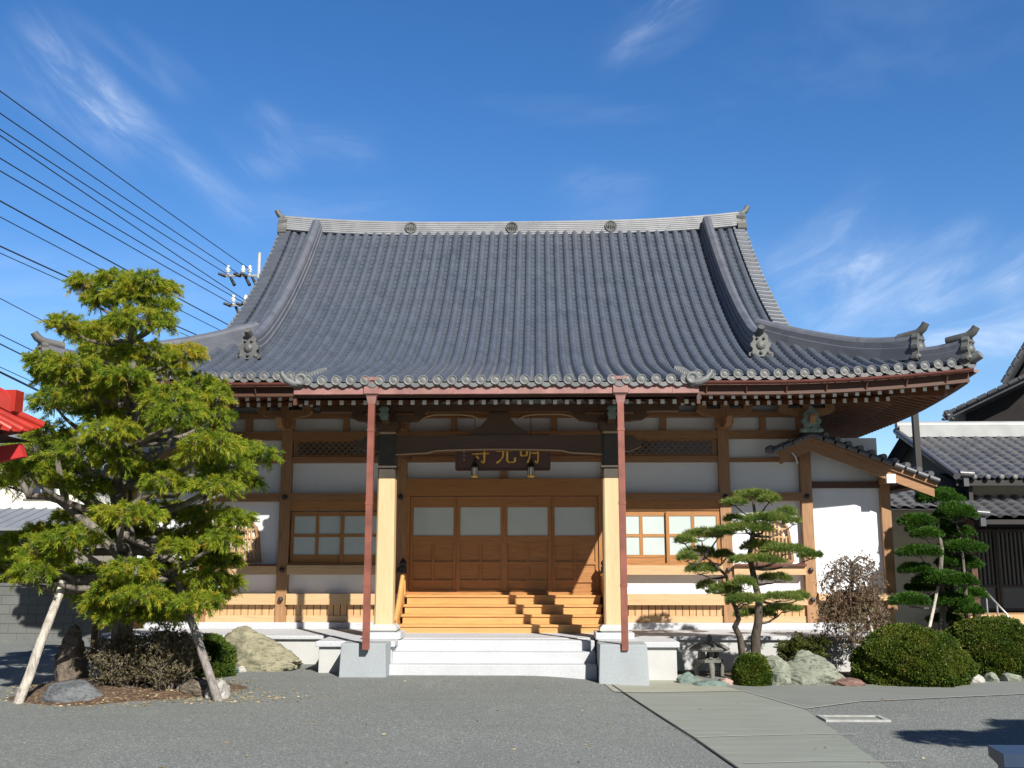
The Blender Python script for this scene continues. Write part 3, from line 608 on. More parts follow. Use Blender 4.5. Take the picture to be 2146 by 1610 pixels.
# ---- wall, posts, beams
def walls():
    YW = 18.86
    b = MB(); b.box(-5.62, 5.62, YW, YW + .12, .5, 4.85); b.box(-5.62, -5.5, YW + .12, 28.1, .5, 4.85); b.box(5.5, 5.62, YW + .12, 28.1, .5, 4.85); b.box(-5.5, 5.5, 28.0, 28.1, .5, 4.85); b.build('plaster_wall', PLAS, HALL)
    for sg in (-1, 1):
        for x in (1.925, 4.1, 5.6):
            b = MB(); b.box(sg * x - .1, sg * x + .1, 18.72, 18.90, .575, 4.34); p = b.build('post', WV, HALL)
            for z in (2.85, 1.515, .985):
                if x < 2 and z < 1.2: continue
                c = MB(); c.lathe((sg * x, 18.665 if z < 1.2 else 18.69, z), [(.05, .03), (.05, 0), (.035, -.025), (.006, -.035)], 6, 0, False, 'y'); c.build('nail_cover', BLK, p)
            # bracket on the post head
            c = MB(); X = sg * x
            c.prism([(X - .10, 4.10), (X + .10, 4.10), (X + .15, 4.20), (X + .15, 4.30), (X - .15, 4.30), (X - .15, 4.20)], 'y', 18.46, 18.716)
            c.prism([(X - .52, 4.42), (X - .44, 4.36), (X - .2, 4.303), (X + .2, 4.303), (X + .44, 4.36), (X + .52, 4.42), (X + .52, 4.45), (X - .52, 4.45)], 'y', 18.40, 18.58)
            c.prism([(18.0, 4.25), (18.08, 4.14), (18.2, 4.10), (18.456, 4.10), (18.456, 4.22), (18.0, 4.29)], 'x', X - .055, X + .055)
            for u in (-.42, 0, .42): c.box(X + u - .085, X + u + .085, 18.405, 18.575, 4.44, 4.53)
            c.build('bracket', WV, HALL)
    def beam(name, x0, x1, y0, z0, z1, mat=WH, y1=18.858): b = MB(); b.box(x0, x1, y0, y1, z0, z1); return b.build(name, mat, HALL)
    for xa, xb in ((-6.4, -3.05), (3.05, 6.4)): b = MB(); b.box(xa, xb, 18.38, 18.60, 4.532, 4.68); b.build('eave_purlin', WE, HALL)
    beam('wall_plate', -5.7, 5.7, 18.70, 4.345, 4.44)
    beam('upper_tie_beam', -5.5, 5.5, 18.735, 3.935, 4.09)
    for sg in (-1, 1):
        A, B = sorted((sg * 2.025, sg * 4.0)); C, D = sorted((sg * 4.2, sg * 5.5))
        for x in (3.0, 4.86): beam('strut', sg * x - .055, sg * x + .055, 18.76, 4.09, 4.345, WV)
        beam('transom_rail', A, B, 18.75, 3.50, 3.61); beam('transom_rail', C, D, 18.79, 3.50, 3.58)
        beam('head_beam', A, B, 18.70, 2.775, 2.925); beam('head_beam', C, D, 18.70, 2.775, 2.925)
        beam('window_head', A, B, 18.755, 2.60, 2.775, WDH)
        beam('sill_beam', A, B, 18.66, 1.43, 1.60, WBEAM); beam('sill_beam', C, D, 18.66, 1.43, 1.60, WBEAM)
        b = MB(); b.box(C, D, 18.60, 18.66, 1.585, 1.625); b.build('sill_moulding', COPE, HALL)
        beam('floor_beam', A, B + 0 if sg < 0 else B, 18.67, .89, 1.085, WBEAM); beam('floor_beam', C, D, 18.67, .89, 1.085, WBEAM)
        # skirting boards with dark gaps
        for (P, Q) in ((A, B), (C, D)):
            c = MB(); c.box(P, Q, 18.82, 18.857, .575, .888, 1)
            n = int((Q - P) / .123); w = (Q - P) / n
            for k in range(n): c.box(P + k * w + .007, P + (k + 1) * w - .007, 18.785, 18.82, .69, .888)
            c.box(P, Q, 18.765, 18.82, .575, .69, 2)
            c.build('skirting_board', [WSK, BLK, WBEAM], HALL)
        # lattice transom window
        c = MB(); c.box(A + .03, B - .03, 18.80, 18.858, 3.612, 3.933); t = c.build('transom_window', WDH, HALL)
        c = MB(); c.box(A + .10, B - .10, 18.790, 18.80, 3.655, 3.895); c.build('pane', DGLASS, t)
        c = MB(); x = A + .1 - .24
        while x < B - .1:
            for s_ in (0, 1):
                xa, xb = x, x + .24; za, zb = (3.655, 3.895) if s_ else (3.895, 3.655)
                lo, hi = max(xa, A + .1), min(xb, B - .1)
                if hi - lo > .02:
                    f = lambda q: za + (zb - za) * (q - xa) / .24
                    c.bar((lo, 18.782, f(lo)), (hi, 18.782, f(hi)), .016, .016, 0, (0, 1, 0))
            x += .12
        c.build('lattice', WH, t)
        # pair of sliding sashes
        for i in range(2):
            xa = A + .02 + i * (B - A - .04) / 2 - (.02 if i else 0); xb = xa + (B - A - .04) / 2 + .02; y = 18.80 - .045 * i
            c = MB(); xm = (xa + xb) / 2
            for (p, q) in ((xa, xa + .06), (xm - .03, xm + .03), (xb - .06, xb)): c.box(p, q, y - .02, y + .02, 1.64 if p != xm - .03 else 1.79, 2.58)
            for (p, q, d) in ((xa + .06, xm - .03, 0), (xm + .03, xb - .06, 0)):
                for z0, z1 in ((2.50, 2.58), (2.115, 2.17), (1.745, 1.79)): c.box(p, q, y - .018, y + .018, z0, z1, 1)
            c.box(xa + .06, xb - .06, y - .010, y + .01, 1.64, 1.745, 1); c.box(xm - .03, xm + .03, y - .019, y + .019, 1.745, 1.79, 1)
            wdw = c.build('window', [WD, WDH], HALL)
            for (p, q) in ((xa + .06, xm - .03), (xm + .03, xb - .06)):
                for z0, z1 in ((1.79, 2.115), (2.17, 2.50)):
                    g = MB(); g.box(p, q, y - .004, y + .004, z0, z1); g.build('pane', FROST, wdw)
        c = MB(); c.box(A, B, 18.72, 18.857, 1.602, 1.638); c.build('window_sill', WDH, HALL)
        # bell-shaped lattice window of the outer bay
        X = sg * 4.93; K = [(.40, 1.66), (.37, 1.95), (.34, 2.2), (.31, 2.31), (.24, 2.37), (.12, 2.40), (.05, 2.44), (0, 2.48)]
        out = [(X + a, z) for a, z in K] + [(X - a, z) for a, z in reversed(K[:-1])]
        inn = [(X + a * .86, 1.70 + (z - 1.66) * .93) for a, z in K] + [(X - a * .86, 1.70 + (z - 1.66) * .93) for a, z in reversed(K[:-1])]
        c = MB(); n = len(out); V = [(x, y, z) for y in (18.77, 18.857) for x, z in out + inn]
        F = []
        for j in range(n):
            a, b2 = j, (j + 1) % n; F += [(a, b2, n + b2, n + a), (2 * n + a, 3 * n + a, 3 * n + b2, 2 * n + b2), (a, 2 * n + a, 2 * n + b2, b2), (n + a, n + b2, 3 * n + b2, 3 * n + a)]
        c.add(V, F); kw = c.build('bell_window', WV, HALL)
        c = MB(); c.prism(inn, 'y', 18.845, 18.856); c.build('pane', WHITEP, kw)
        for k in range(-4, 5):
            c = MB(); x = X + k * .068; top = 2.36 - .35 * (abs(k) / 4.4) ** 3; c.box(x - .014, x + .014, 18.79, 18.84, 1.70, top); c.build('slat', WSK, kw)
        for z in (1.85, 2.1, 2.25): c = MB(); c.box(X - .30, X + .30, 18.785, 18.80, z, z + .025); c.build('slat', WSK, kw)
    # entrance bay
    b = MB(); b.box(-1.825, 1.825, 18.715, 18.857, 2.875, 3.19); b.build('door_head', WDH, HALL)
    b = MB(); b.box(-1.825, 1.825, 18.76, 18.857, 3.51, 3.62); b.build('transom_rail', WH, HALL)
    b = MB(); b.box(-1.825, 1.825, 18.78, 18.857, 3.622, 3.933); b.build('transom_board', WH, HALL)
    b = MB(); b.box(-.07, .07, 18.77, 18.857, 3.192, 3.508); b.build('strut', WV, HALL)
    for x in (-.95, .95): b = MB(); b.box(x - .055, x + .055, 18.76, 18.857, 4.092, 4.343); b.build('strut', WV, HALL)
    for sg in (-1, 1): b = MB(); b.box(sg * 1.79 - .035, sg * 1.79 + .035, 18.74, 18.857, 1.10, 2.873); b.build('door_jamb', WD, HALL)
    for i in range(4):
        xa = -1.75 + i * .875; xb = xa + .875; y = 18.80 if i in (0, 3) else 18.765
        c = MB(); c.box(xa, xa + .065, y - .02, y + .02, 1.12, 2.86); c.box(xb - .065, xb, y - .02, y + .02, 1.12, 2.86)
        for z0, z1 in ((2.66, 2.86), (1.99, 2.14), (1.615, 1.665), (1.29, 1.33), (1.12, 1.16)): c.box(xa + .065, xb - .065, y - .018, y + .018, z0, z1, 1)
        xm = (xa + xb) / 2
        for z0, z1 in ((1.665, 1.99), (1.33, 1.615)): c.box(xm - .022, xm + .022, y - .017, y + .016, z0, z1)
        c.box(xa + .065, xb - .065, y + .010, y + .018, 1.16, 1.99, 1)
        d = c.build('door', [WD, WDH], HALL)
        g = MB(); g.box(xa + .065, xb - .065, y - .004, y + .006, 2.14, 2.66); g.build('pane', FROST, d)
    b = MB(); b.box(-1.83, 1.83, 18.69, 18.858, 1.07, 1.118); b.build('threshold', WDH, HALL)
walls()
# ---- stone base, steps, porch
def base():
    b = MB()
    b.box(-6.75, 6.75, 16.98, 18.65, -.2, .40); b.box(-6.8, 6.8, 16.92, 18.65, .40, .462, 1)
    b.box(-6.6, 6.6, 18.65, 28.6, -.2, .574, 1)
    for sg in (-1, 1): b.box(*sorted((sg * 1.6, sg * 2.72)), 15.68, 16.98, -.2, .385); b.box(*sorted((sg * 1.55, sg * 2.76)), 15.62, 16.92, .385, .47, 1)
    b.box(-1.55, 1.55, 16.4, 16.92, -.2, .466, 1)
    b.build('foundation', [GRANW, GRAN], HALL, .012)
    for i, (y0, z1) in enumerate(((15.39, .15), (15.70, .305), (16.02, .458))):
        b = MB(); b.box(-1.60, 1.50, y0, 16.4 if i == 2 else (15.72, 16.04)[i] + .0, -.2, z1); b.build('stone_step', GRAN, HALL, .012)
    for x0, x1, y0 in ((-2.28, -1.605, 15.1), (1.51, 2.215, 15.0)):
        b = MB(); b.add([(x0 - .015, y0 - .02, -.2), (x1 + .015, y0 - .02, -.2), (x1, 15.61, -.2), (x0, 15.61, -.2), (x0 + .01, y0, .478), (x1 - .01, y0, .478), (x1, 15.61, .478), (x0, 15.61, .478)], [(0, 3, 2, 1), (4, 5, 6, 7), (0, 1, 5, 4), (1, 2, 6, 5), (2, 3, 7, 6), (3, 0, 4, 7)]); b.build('downpipe_pedestal', GRAN2, HALL, .012)
    for sg in (-1, 1):
        X = sg * 1.818
        b = MB(); b.box(X - .30, X + .30, 16.010, 16.590, .47, .575); p = b.build('pillar_plinth', GRAN, HALL, .01)
        b = MB(); b.add([(X + a * w, 16.300 + c * w, z) for z, w in ((.575, .19), (.60, .225), (.64, .225), (.69, .175)) for a, c in ((-1, -1), (1, -1), (1, 1), (-1, 1))], [(4 * i + j, 4 * i + (j + 1) % 4, 4 * i + 4 + (j + 1) % 4, 4 * i + 4 + j) for i in range(3) for j in range(4)] + [(12, 13, 14, 15)]); b.build('pillar_base', GRANW, HALL)
        w, c_ = .14, .025; oc = [(-w + c_, -w), (w - c_, -w), (w, -w + c_), (w, w - c_), (w - c_, w), (-w + c_, w), (-w, w - c_), (-w, -w + c_)]
        b = MB(); b.add([(X + a * q, 16.300 + d * q, z) for z, q in ((.69, 1.04), (2.2, 1.0), (3.745, .96)) for a, d in oc], [(8 * i + j, 8 * i + (j + 1) % 8, 8 * i + 8 + (j + 1) % 8, 8 * i + 8 + j) for i in range(2) for j in range(8)] + [tuple(range(16, 24))]); b.build('porch_pillar', WP, HALL)
        b = MB(); b.add([(X + a * q * 1.035, 16.3 + d * q * 1.035, z) for z, q in ((2.99, .985), (3.71, .965)) for a, d in oc], [(j, (j + 1) % 8, 8 + (j + 1) % 8, 8 + j) for j in range(8)] + [tuple(range(8)), tuple(range(8, 16))]); b.box(X - .165, X + .165, 16.13, 16.47, 3.16, 3.19); b.build('pillar_dark_top', DARKTOP, HALL)  # sleeve added to darken the upper pillar; its material is assumed
        # bracket cluster above the pillar
        c = MB()
        c.prism([(X - .13, 3.745), (X + .13, 3.745), (X + .19, 3.825), (X + .19, 3.905), (X - .19, 3.905), (X - .19, 3.825)], 'y', 16.110, 16.490)
        for dy in (0,):
            c.prism([(X - .62, 4.005), (X - .52, 3.945), (X - .2, 3.907), (X + .2, 3.907), (X + .52, 3.945), (X + .62, 4.005), (X + .62, 4.030), (X - .62, 4.030)], 'y', 16.210, 16.390)
        c.prism([(15.790, 3.975), (15.870, 3.905), (16.110, 3.845), (16.870, 3.845), (16.870, 3.995), (15.790, 4.015)], 'x', X - .06, X + .06)
        for u in (-.5, 0, .5): c.box(X + u - .09, X + u + .09, 16.225, 16.375, 4.02, 4.085)
        c.prism([(X + sg * .14, 3.445), (X + sg * .3, 3.425), (X + sg * .5, 3.505), (X + sg * .56, 3.625), (X + sg * .44, 3.605), (X + sg * .36, 3.685), (X + sg * .14, 3.685)], 'y', 16.210, 16.390)
        c.build('porch_bracket', WK, HALL)
        c = MB(); c.box(X - .055, X + .055, 15.770, 15.830, 3.905, 4.105); c.box(X - .075, X + .075, 15.750, 15.780, 3.945, 3.995); c.box(X - .075, X + .075, 15.750, 15.780, 4.045, 4.075); c.build('bracket_cap', VERD, HALL)
        # curved tie beam back to the hall
        ys = np.linspace(16.440, 18.7, 9); top = [(y, 3.495 + .28 * ((y - 16.440) / 2.63) + .16 * math.sin(math.pi * (y - 16.440) / 2.63)) for y in ys]
        c = MB(); c.prism(top + [(y, z - .24) for y, z in reversed(top)], 'x', X - .08, X + .08); c.build('curved_tie_beam', WK, HALL)
    # rainbow beam
    xs = np.linspace(-1.68, 1.68, 21); c = MB()
    lo = [(x, 3.405 + .05 * (1 - (x / 1.63) ** 2) - (.03 if abs(x) > 1.15 else 0)) for x in xs]
    c.prism(lo + [(1.68, 3.690), (-1.68, 3.690)], 'y', 16.200, 16.400); rb = c.build('rainbow_beam', WK, HALL)
    c = MB(); c.prism([(x, z - .004) for x, z in lo] + [(x, z + .012) for x, z in reversed(lo)], 'y', 16.185, 16.199); c.build('beam_lit_edge', WBEAM, rb)  # pale strip paints the lit line along the beam's lower edge
    b = MB(); b.box(-XK + .1, XK - .1, 16.210, 16.390, 4.087, 4.210); b.build('porch_purlin', WK, HALL)
    # frog-leg strut
    K = [(.05, 4.075), (.16, 4.065), (.20, 3.965), (.30, 3.845), (.46, 3.765), (.50, 3.695)]
    c = MB(); c.prism([(a, z) for a, z in K] + [(-a, z) for a, z in reversed(K)], 'y', 16.240, 16.360); c.build('frog_leg_strut', WK, HALL)
    for sg in (-1, 1):
        c = MB(); pts = [(sg * (.55 + .1 * k), 4.030 - .10 * (1 - math.sin(math.pi * min(1, k / 2.2) / 2))) for k in range(3)] + [(sg * 1.1, 4.030)]
        c.tube([(sg * .30, 16.230, 3.945), (sg * .42, 16.230, 4.010), (sg * .6, 16.230, 4.035), (sg * 1.05, 16.230, 4.035), (sg * 1.2, 16.230, 4.000), (sg * 1.3, 16.230, 3.925)], .012, 6); c.build('carved_edge', WBEAM, HALL)
    # wooden steps
    for i, (y0, z1) in enumerate(((17.62, .60), (17.90, .755), (18.18, .912), (18.46, 1.07))):
        b = MB(); b.box(-1.76, 1.76, y0 - .025, 18.7, z1 - .035, z1); b.box(-1.74, 1.74, y0, y0 + .03, (.46, .60, .755, .912)[i], z1 - .035); b.build('wooden_step', WST, HALL)
    for sg in (-1, 1):
        X = sg * 1.83
        side = [(17.52, .462), (18.72, .462), (18.72, 1.42), (18.55, 1.40), (18.35, 1.22), (18.1, .98), (17.85, .80), (17.62, .68), (17.52, .60)]
        b = MB(); b.prism(side, 'x', X - .035, X + .035); b.build('stair_side_board', WST, HALL)
        b = MB(); b.box(sg * 1.87, sg * 2.02, 18.40, 18.69, .575, 1.10); b.build('porch_floor_return', WBEAM, HALL)
        b = MB(); b.tube([(X - sg * .01, 17.50, .66), (X - sg * .01, 17.66, .80), (X - sg * .01, 17.95, 1.02), (X - sg * .01, 18.2, 1.26), (X - sg * .01, 18.42, 1.44)], [.03, .035, .04, .04, .04], 8); b.build('handrail', WST, HALL)
        b = MB(); b.lathe((X, 18.5, 1.05), [(.055, 0), (.055, .40)], 12); n = b.build('newel_post', WST, HALL)
        b = MB(); b.lathe((X, 18.5, 1.45), [(.062, 0), (.066, .03), (.062, .10), (.066, .12), (.04, .135), (.066, .17), (.062, .205), (.03, .25), (.004, .285)], 14); b.build('finial', BLK, n)
base()

# ------------------------------------------------------------------ name board and hanging lanterns
def plaque():
    t = thing('name_board', (.02, 17.72, 3.28), 'dark wooden name board with gold characters above the entrance doors', 'name board')
    x0, x1 = -.81, .84; zb, zt = 3.265, 3.86; yb, yt = 17.72, 17.60
    f = lambda u, v, w=0.: (x0 + (x1 - x0) * u, yb + (yt - yb) * v - w, zb + (zt - zb) * v)
    b = MB(); b.add([f(u, v, w) for w in (-.03, .02) for u, v in ((0, 0), (1, 0), (1, 1), (0, 1))], [(0, 3, 2, 1), (4, 5, 6, 7), (0, 1, 5, 4), (1, 2, 6, 5), (2, 3, 7, 6), (3, 0, 4, 7)]); b.build('board', PLQ, t)
    b = MB()
    for (p, q) in (((0, 0), (1, 0)), ((1, 0), (1, 1)), ((1, 1), (0, 1)), ((0, 1), (0, 0))): b.bar(f(*p, .02), f(*q, .02), .035, .035)
    b.build('frame', PLQ, t)
    G = {
     'ji': [[(.25, .83), (.76, .85)], [(.5, .98), (.49, .64)], [(.06, .63), (.94, .66)], [(.1, .43), (.92, .46)], [(.68, .56), (.68, .10), (.64, .04), (.52, .12)], [(.3, .35), (.42, .22)]],
     'kou': [[(.5, .97), (.5, .60)], [(.24, .88), (.36, .68)], [(.78, .90), (.64, .68)], [(.06, .56), (.94, .60)], [(.40, .56), (.37, .30), (.22, .12), (.06, .03)], [(.58, .57), (.57, .16), (.64, .06), (.86, .06), (.95, .12), (.95, .28)]],
     'mei': [[(.08, .82), (.10, .34)], [(.08, .82), (.40, .84), (.38, .34)], [(.09, .58), (.38, .60)], [(.10, .35), (.38, .36)], [(.54, .92), (.54, .5), (.50, .22), (.40, .04)], [(.54, .92), (.92, .94), (.91, .10), (.87, .04), (.76, .12)], [(.54, .68), (.90, .69)], [(.53, .46), (.90, .47)]]}
    for key, uc in (('ji', .262), ('kou', .53), ('mei', .785)):
        c = MB(); w = .225; h = .66; v0 = .175
        for st in G[key]:
            pts = [(uc - w / 2 + w * a, v0 + h * b_) for a, b_ in st]; P = [Vector(f(u, v, .024)) for u, v in pts]
            # resample with brush-like swelling
            Q = []; 
            for a, b2 in zip(P[:-1], P[1:]):
                for k in range(5): Q.append(a.lerp(b2, k / 5))
            Q.append(P[-1]); n = len(Q); R = [(.014 + .009 * abs(math.cos(math.pi * (k / (n - 1)) * 1.0))) * (.55 if k in (0, n - 1) else 1) for k in range(n)]
            V = []; 
            for k in range(n):
                d = (Q[min(n - 1, k + 1)] - Q[max(0, k - 1)]).normalized(); s_ = d.cross(Vector((0, 1, 0))).normalized()
                V += [Q[k] - s_ * R[k] * .8, Q[k] + s_ * R[k] * .8, Q[k] + s_ * R[k] * .8 - Vector((0, .008, 0)), Q[k] - s_ * R[k] * .8 - Vector((0, .008, 0))]
            c.add(V, [(4 * k + j, 4 * k + (j + 1) % 4, 4 * k + 4 + (j + 1) % 4, 4 * k + 4 + j) for k in range(n - 1) for j in range(4)] + [(0, 1, 2, 3), (4 * n - 4, 4 * n - 3, 4 * n - 2, 4 * n - 1)])
        c.build('gold_character', GOLD, t)
    c = MB()
    for (u, v, a, h) in ((.085, .52, .02, .05), (.085, .42, .018, .045), (.085, .30, .016, .06)):
        c.add([f(u + s1 * a / 2, v + s2 * h / 2, .0245) for s1, s2 in ((-1, -1), (1, -1), (1, 1), (-1, 1))], [(0, 1, 2, 3)])
    c.build('seal_mark', RK_P, t)
    for i, (X, lab) in enumerate(((-.452, 'small hanging lantern below the left end of the name board'), (.517, 'small hanging lantern below the right end of the name board'))):
        y = 17.2; l = thing('hanging_lantern', (X, y, 3.09), lab, 'lantern', 'hanging lanterns at the entrance')
        b = MB(); b.lathe((X, y, 3.12), [(.05, 0), (.05, .135)], 6, 0, False); b.build('glass', LAMPG, l)
        b = MB(); b.lathe((X, y, 3.255), [(.075, 0), (.08, .02), (.045, .06), (.03, .10), (.03, .13), (.012, .15)], 6, 0, False); b.build('cap', BLK, l)
        b = MB(); b.lathe((X, y, 3.085), [(.03, 0), (.062, .012), (.062, .035)], 6, 0, False); b.build('base', GOLD, l)
        b = MB()
        for k in range(6): a = math.pi * k / 3; b.bar((X + .055 * math.cos(a), y + .055 * math.sin(a), 3.12), (X + .055 * math.cos(a), y + .055 * math.sin(a), 3.255), .012, .012)
        b.build('cage', BLK, l)
        b = MB(); b.tube([(X, y, 3.40), (X, y, 4.54)], .006, 6); b.build('chain', BLK, l)
plaque()

# ------------------------------------------------------------------ side wing with gable roof
def pan_slope(b, x0, x1, y0, z0, y1, z1, pitch=.27, row=.235, amp=.028, m=0):
    # wavy pantile slope, eave at (y0,z0), top at (y1,z1)
    L = math.hypot(y1 - y0, z1 - z0); sl = (z1 - z0) / (y1 - y0); q = math.sqrt(1 + sl * sl); n = max(1, int(L / row)); nx = max(2, int((x1 - x0) / pitch * 6))
    U = np.linspace(x0, x1, nx + 1); V = []; rows = 0
    for i in range(n):
        for (t, low) in ((i / n, 1), ((i + 1) / n - .004, 0)):
            y = y0 + (y1 - y0) * t; z = z0 + (z1 - z0) * t; rows += 1
            for u in U:
                ph = (u - x0) / pitch * 2 * math.pi; w = amp * math.sin(ph) + amp * .35 * math.sin(2 * ph + .6) + .034 * low
                V.append((u, y - w * sl / q, z + w / q))
    k = nx + 1; b.add(V, [(i * k + j, i * k + j + 1, (i + 1) * k + j + 1, (i + 1) * k + j) for i in range(rows - 1) for j in range(nx)], m)
def wing():
    t = thing('side_wing', (6.4, 18.8, 0), 'low white walled side wing with brown gable roof behind the weeping maple', 'building', 'gabled side wings of the hall')
    b = MB(); b.box(5.72, 6.98, 18.86, 18.96, 1.08, 3.95); b.box(6.96, 7.06, 18.96, 25, .9, 3.3); b.build('plaster_wall', PLAS, t)
    b = MB(); b.box(6.96, 7.13, 18.74, 18.955, .80, 3.22); b.build('post', WV, t)
    b = MB(); b.box(5.705, 6.955, 18.76, 18.858, 3.01, 3.13); b.build('tie_beam', WE, t)
    b = MB(); b.box(5.705, 7.2, 18.64, 18.735, .975, 1.095); fb = b.build('floor_beam', WBEAM, t)
    b = MB(); b.lathe((7.05, 18.635, 1.035), [(.045, .02), (.045, 0), (.006, -.03)], 6, 0, False, 'y'); b.build('nail_cover', BLK, fb)
    b = MB(); b.box(5.72, 6.95, 18.95, 19.0, .1, .975); b.build('underfloor_panel', WE, t)
    b = MB(); b.box(7.0, 7.1, 18.78, 18.88, .1, .80); b.build('stub_post', WSK, t)
    # roof: right slope and short left slope, ridge along y
    ax, az = 5.60, 3.94; rx, rz_ = 7.84, 3.08; lx, lz = 4.87, 3.64
    sr = (rz_ - az) / (rx - ax); y0, y1 = 18.22, 26.0
    b = MB()
    n = int((rx - ax) / .2)
    for k in range(n):
        xa, xb = ax + (rx - ax) * k / n, ax + (rx - ax) * (k + 1) / n + .012; za, zb = az + sr * (xa - ax), az + sr * (xb - ax)
        b.add([(xa, y0, za + .05), (xa, y1, za + .05), (xb, y1, zb + .075), (xb, y0, zb + .075), (xb, y0, zb + .04), (xb, y1, zb + .04)], [(0, 1, 2, 3), (3, 2, 5, 4)])
        b.tube([(xa + .06, y0 - .03, za + .06), (xa + .06, y0 + .22, za + .07)], .055, 8)
        b.tube([(xa + .02, y0 - .03, za + .0), (xa + .19, y0 - .03, za + .0 + sr * .17)], .05, 8)
    sl = (az - lz) / (ax - lx)
    for k in range(4):
        xa, xb = lx + (ax - lx) * k / 4, lx + (ax - lx) * (k + 1) / 4; za, zb = lz + sl * (xa - lx), lz + sl * (xb - lx)
        b.add([(xa, y0, za + .08), (xa, 18.7, za + .08), (xb, 18.7, zb + .05), (xb, y0, zb + .05)], [(0, 1, 2, 3)]); b.tube([(xa + .02, y0 - .03, za + .0), (xb, y0 - .03, zb + .0)], .05, 8)
    b.lathe((lx - .02, y0 - .02, lz + .02), [(.085, .1), (.085, -.02), (.05, -.02), (.01, -.03)], 12, 0, True, 'y')
    roof = b.build('roof', TILED, t)
    b = MB(); b.tube([(ax, y0, az + .13), (ax, 18.68, az + .13)], .09, 10); b.box(ax - .11, ax + .11, y0 + .02, 18.68, az, az + .12); b.build('ridge', TILED, roof)
    b = MB(); ogre_tile(b, (ax, y0 - .03, az + .03), (0, -1, 0), .34, .42, 0, False); b.tube([(ax, y0 + .1, az + .43), (ax, y0 - .1, az + .46)], .05, 10); b.build('ridge_end_ornament', VERD, roof)
    b = MB()
    top = lambda x: (az + sr * (x - ax)) if x >= ax else (az + sl * (x - ax))
    def strip(xs, o0, o1, y, th, m=0): b.prism([(x, top(x) - o0) for x in xs] + [(x, top(x) - o1) for x in reversed(xs)], 'y', y, y + th, m)
    xs = [lx + .08, ax, rx - .04]; strip(xs, .012, .11, y0 + .005, .05); strip([lx + .16, ax, rx - .08], .11, .30, y0 + .05, .05)
    b.build('barge_board', WH, t)
    b = MB(); b.add([(ax, y0 + .1, top(ax) - .06), (rx - .05, y0 + .1, top(rx) - .06), (rx - .05, y1, top(rx) - .06), (ax, y1, top(ax) - .06)], [(0, 1, 2, 3)]); b.add([(lx + .05, y0 + .1, top(lx) - .06), (ax, y0 + .1, top(ax) - .06), (ax, 18.7, top(ax) - .06), (lx + .05, 18.7, top(lx) - .06)], [(0, 1, 2, 3)])
    for x in np.arange(7.2, 7.7, .2): b.box(x - .04, x + .04, y0 + .15, y1, top(x) - .14, top(x) - .062)
    b.build('soffit', WE, t)
    b = MB(); b.box(6.93, 7.07, 18.3, 18.74, 3.07, 3.21); pu = b.build('purlin', WV, t)
    b = MB(); b.box(6.92, 7.08, 18.25, 18.3, 3.06, 3.22); b.build('purlin_cap', WHITEP, pu)
    b = MB(); b.tube([(5.24, 18.22, 3.61), (5.30, 18.21, 3.53), (5.33, 18.23, 3.41)], .02, 6); b.build('gutter_spout', STEEL, t)
    return t
def mirror_wing(src):
    r = src.copy(); COL.objects.link(r); r.location.x = -src.location.x; r['label'] = 'white side wing with gable roof half hidden behind the big layered pine'
    def cp(o, parent):
        c = o.copy(); c.data = o.data.copy(); n = len(c.data.vertices); q = np.empty(n * 3, 'f'); c.data.vertices.foreach_get('co', q); q[0::3] *= -1; c.data.vertices.foreach_set('co', q); c.data.flip_normals(); c.data.update()
        COL.objects.link(c); c.parent = parent; c.location = -r.location if parent is r else (0, 0, 0)
        for k in o.children: cp(k, c)
    for k in list(src.children): cp(k, r)
mirror_wing(wing())

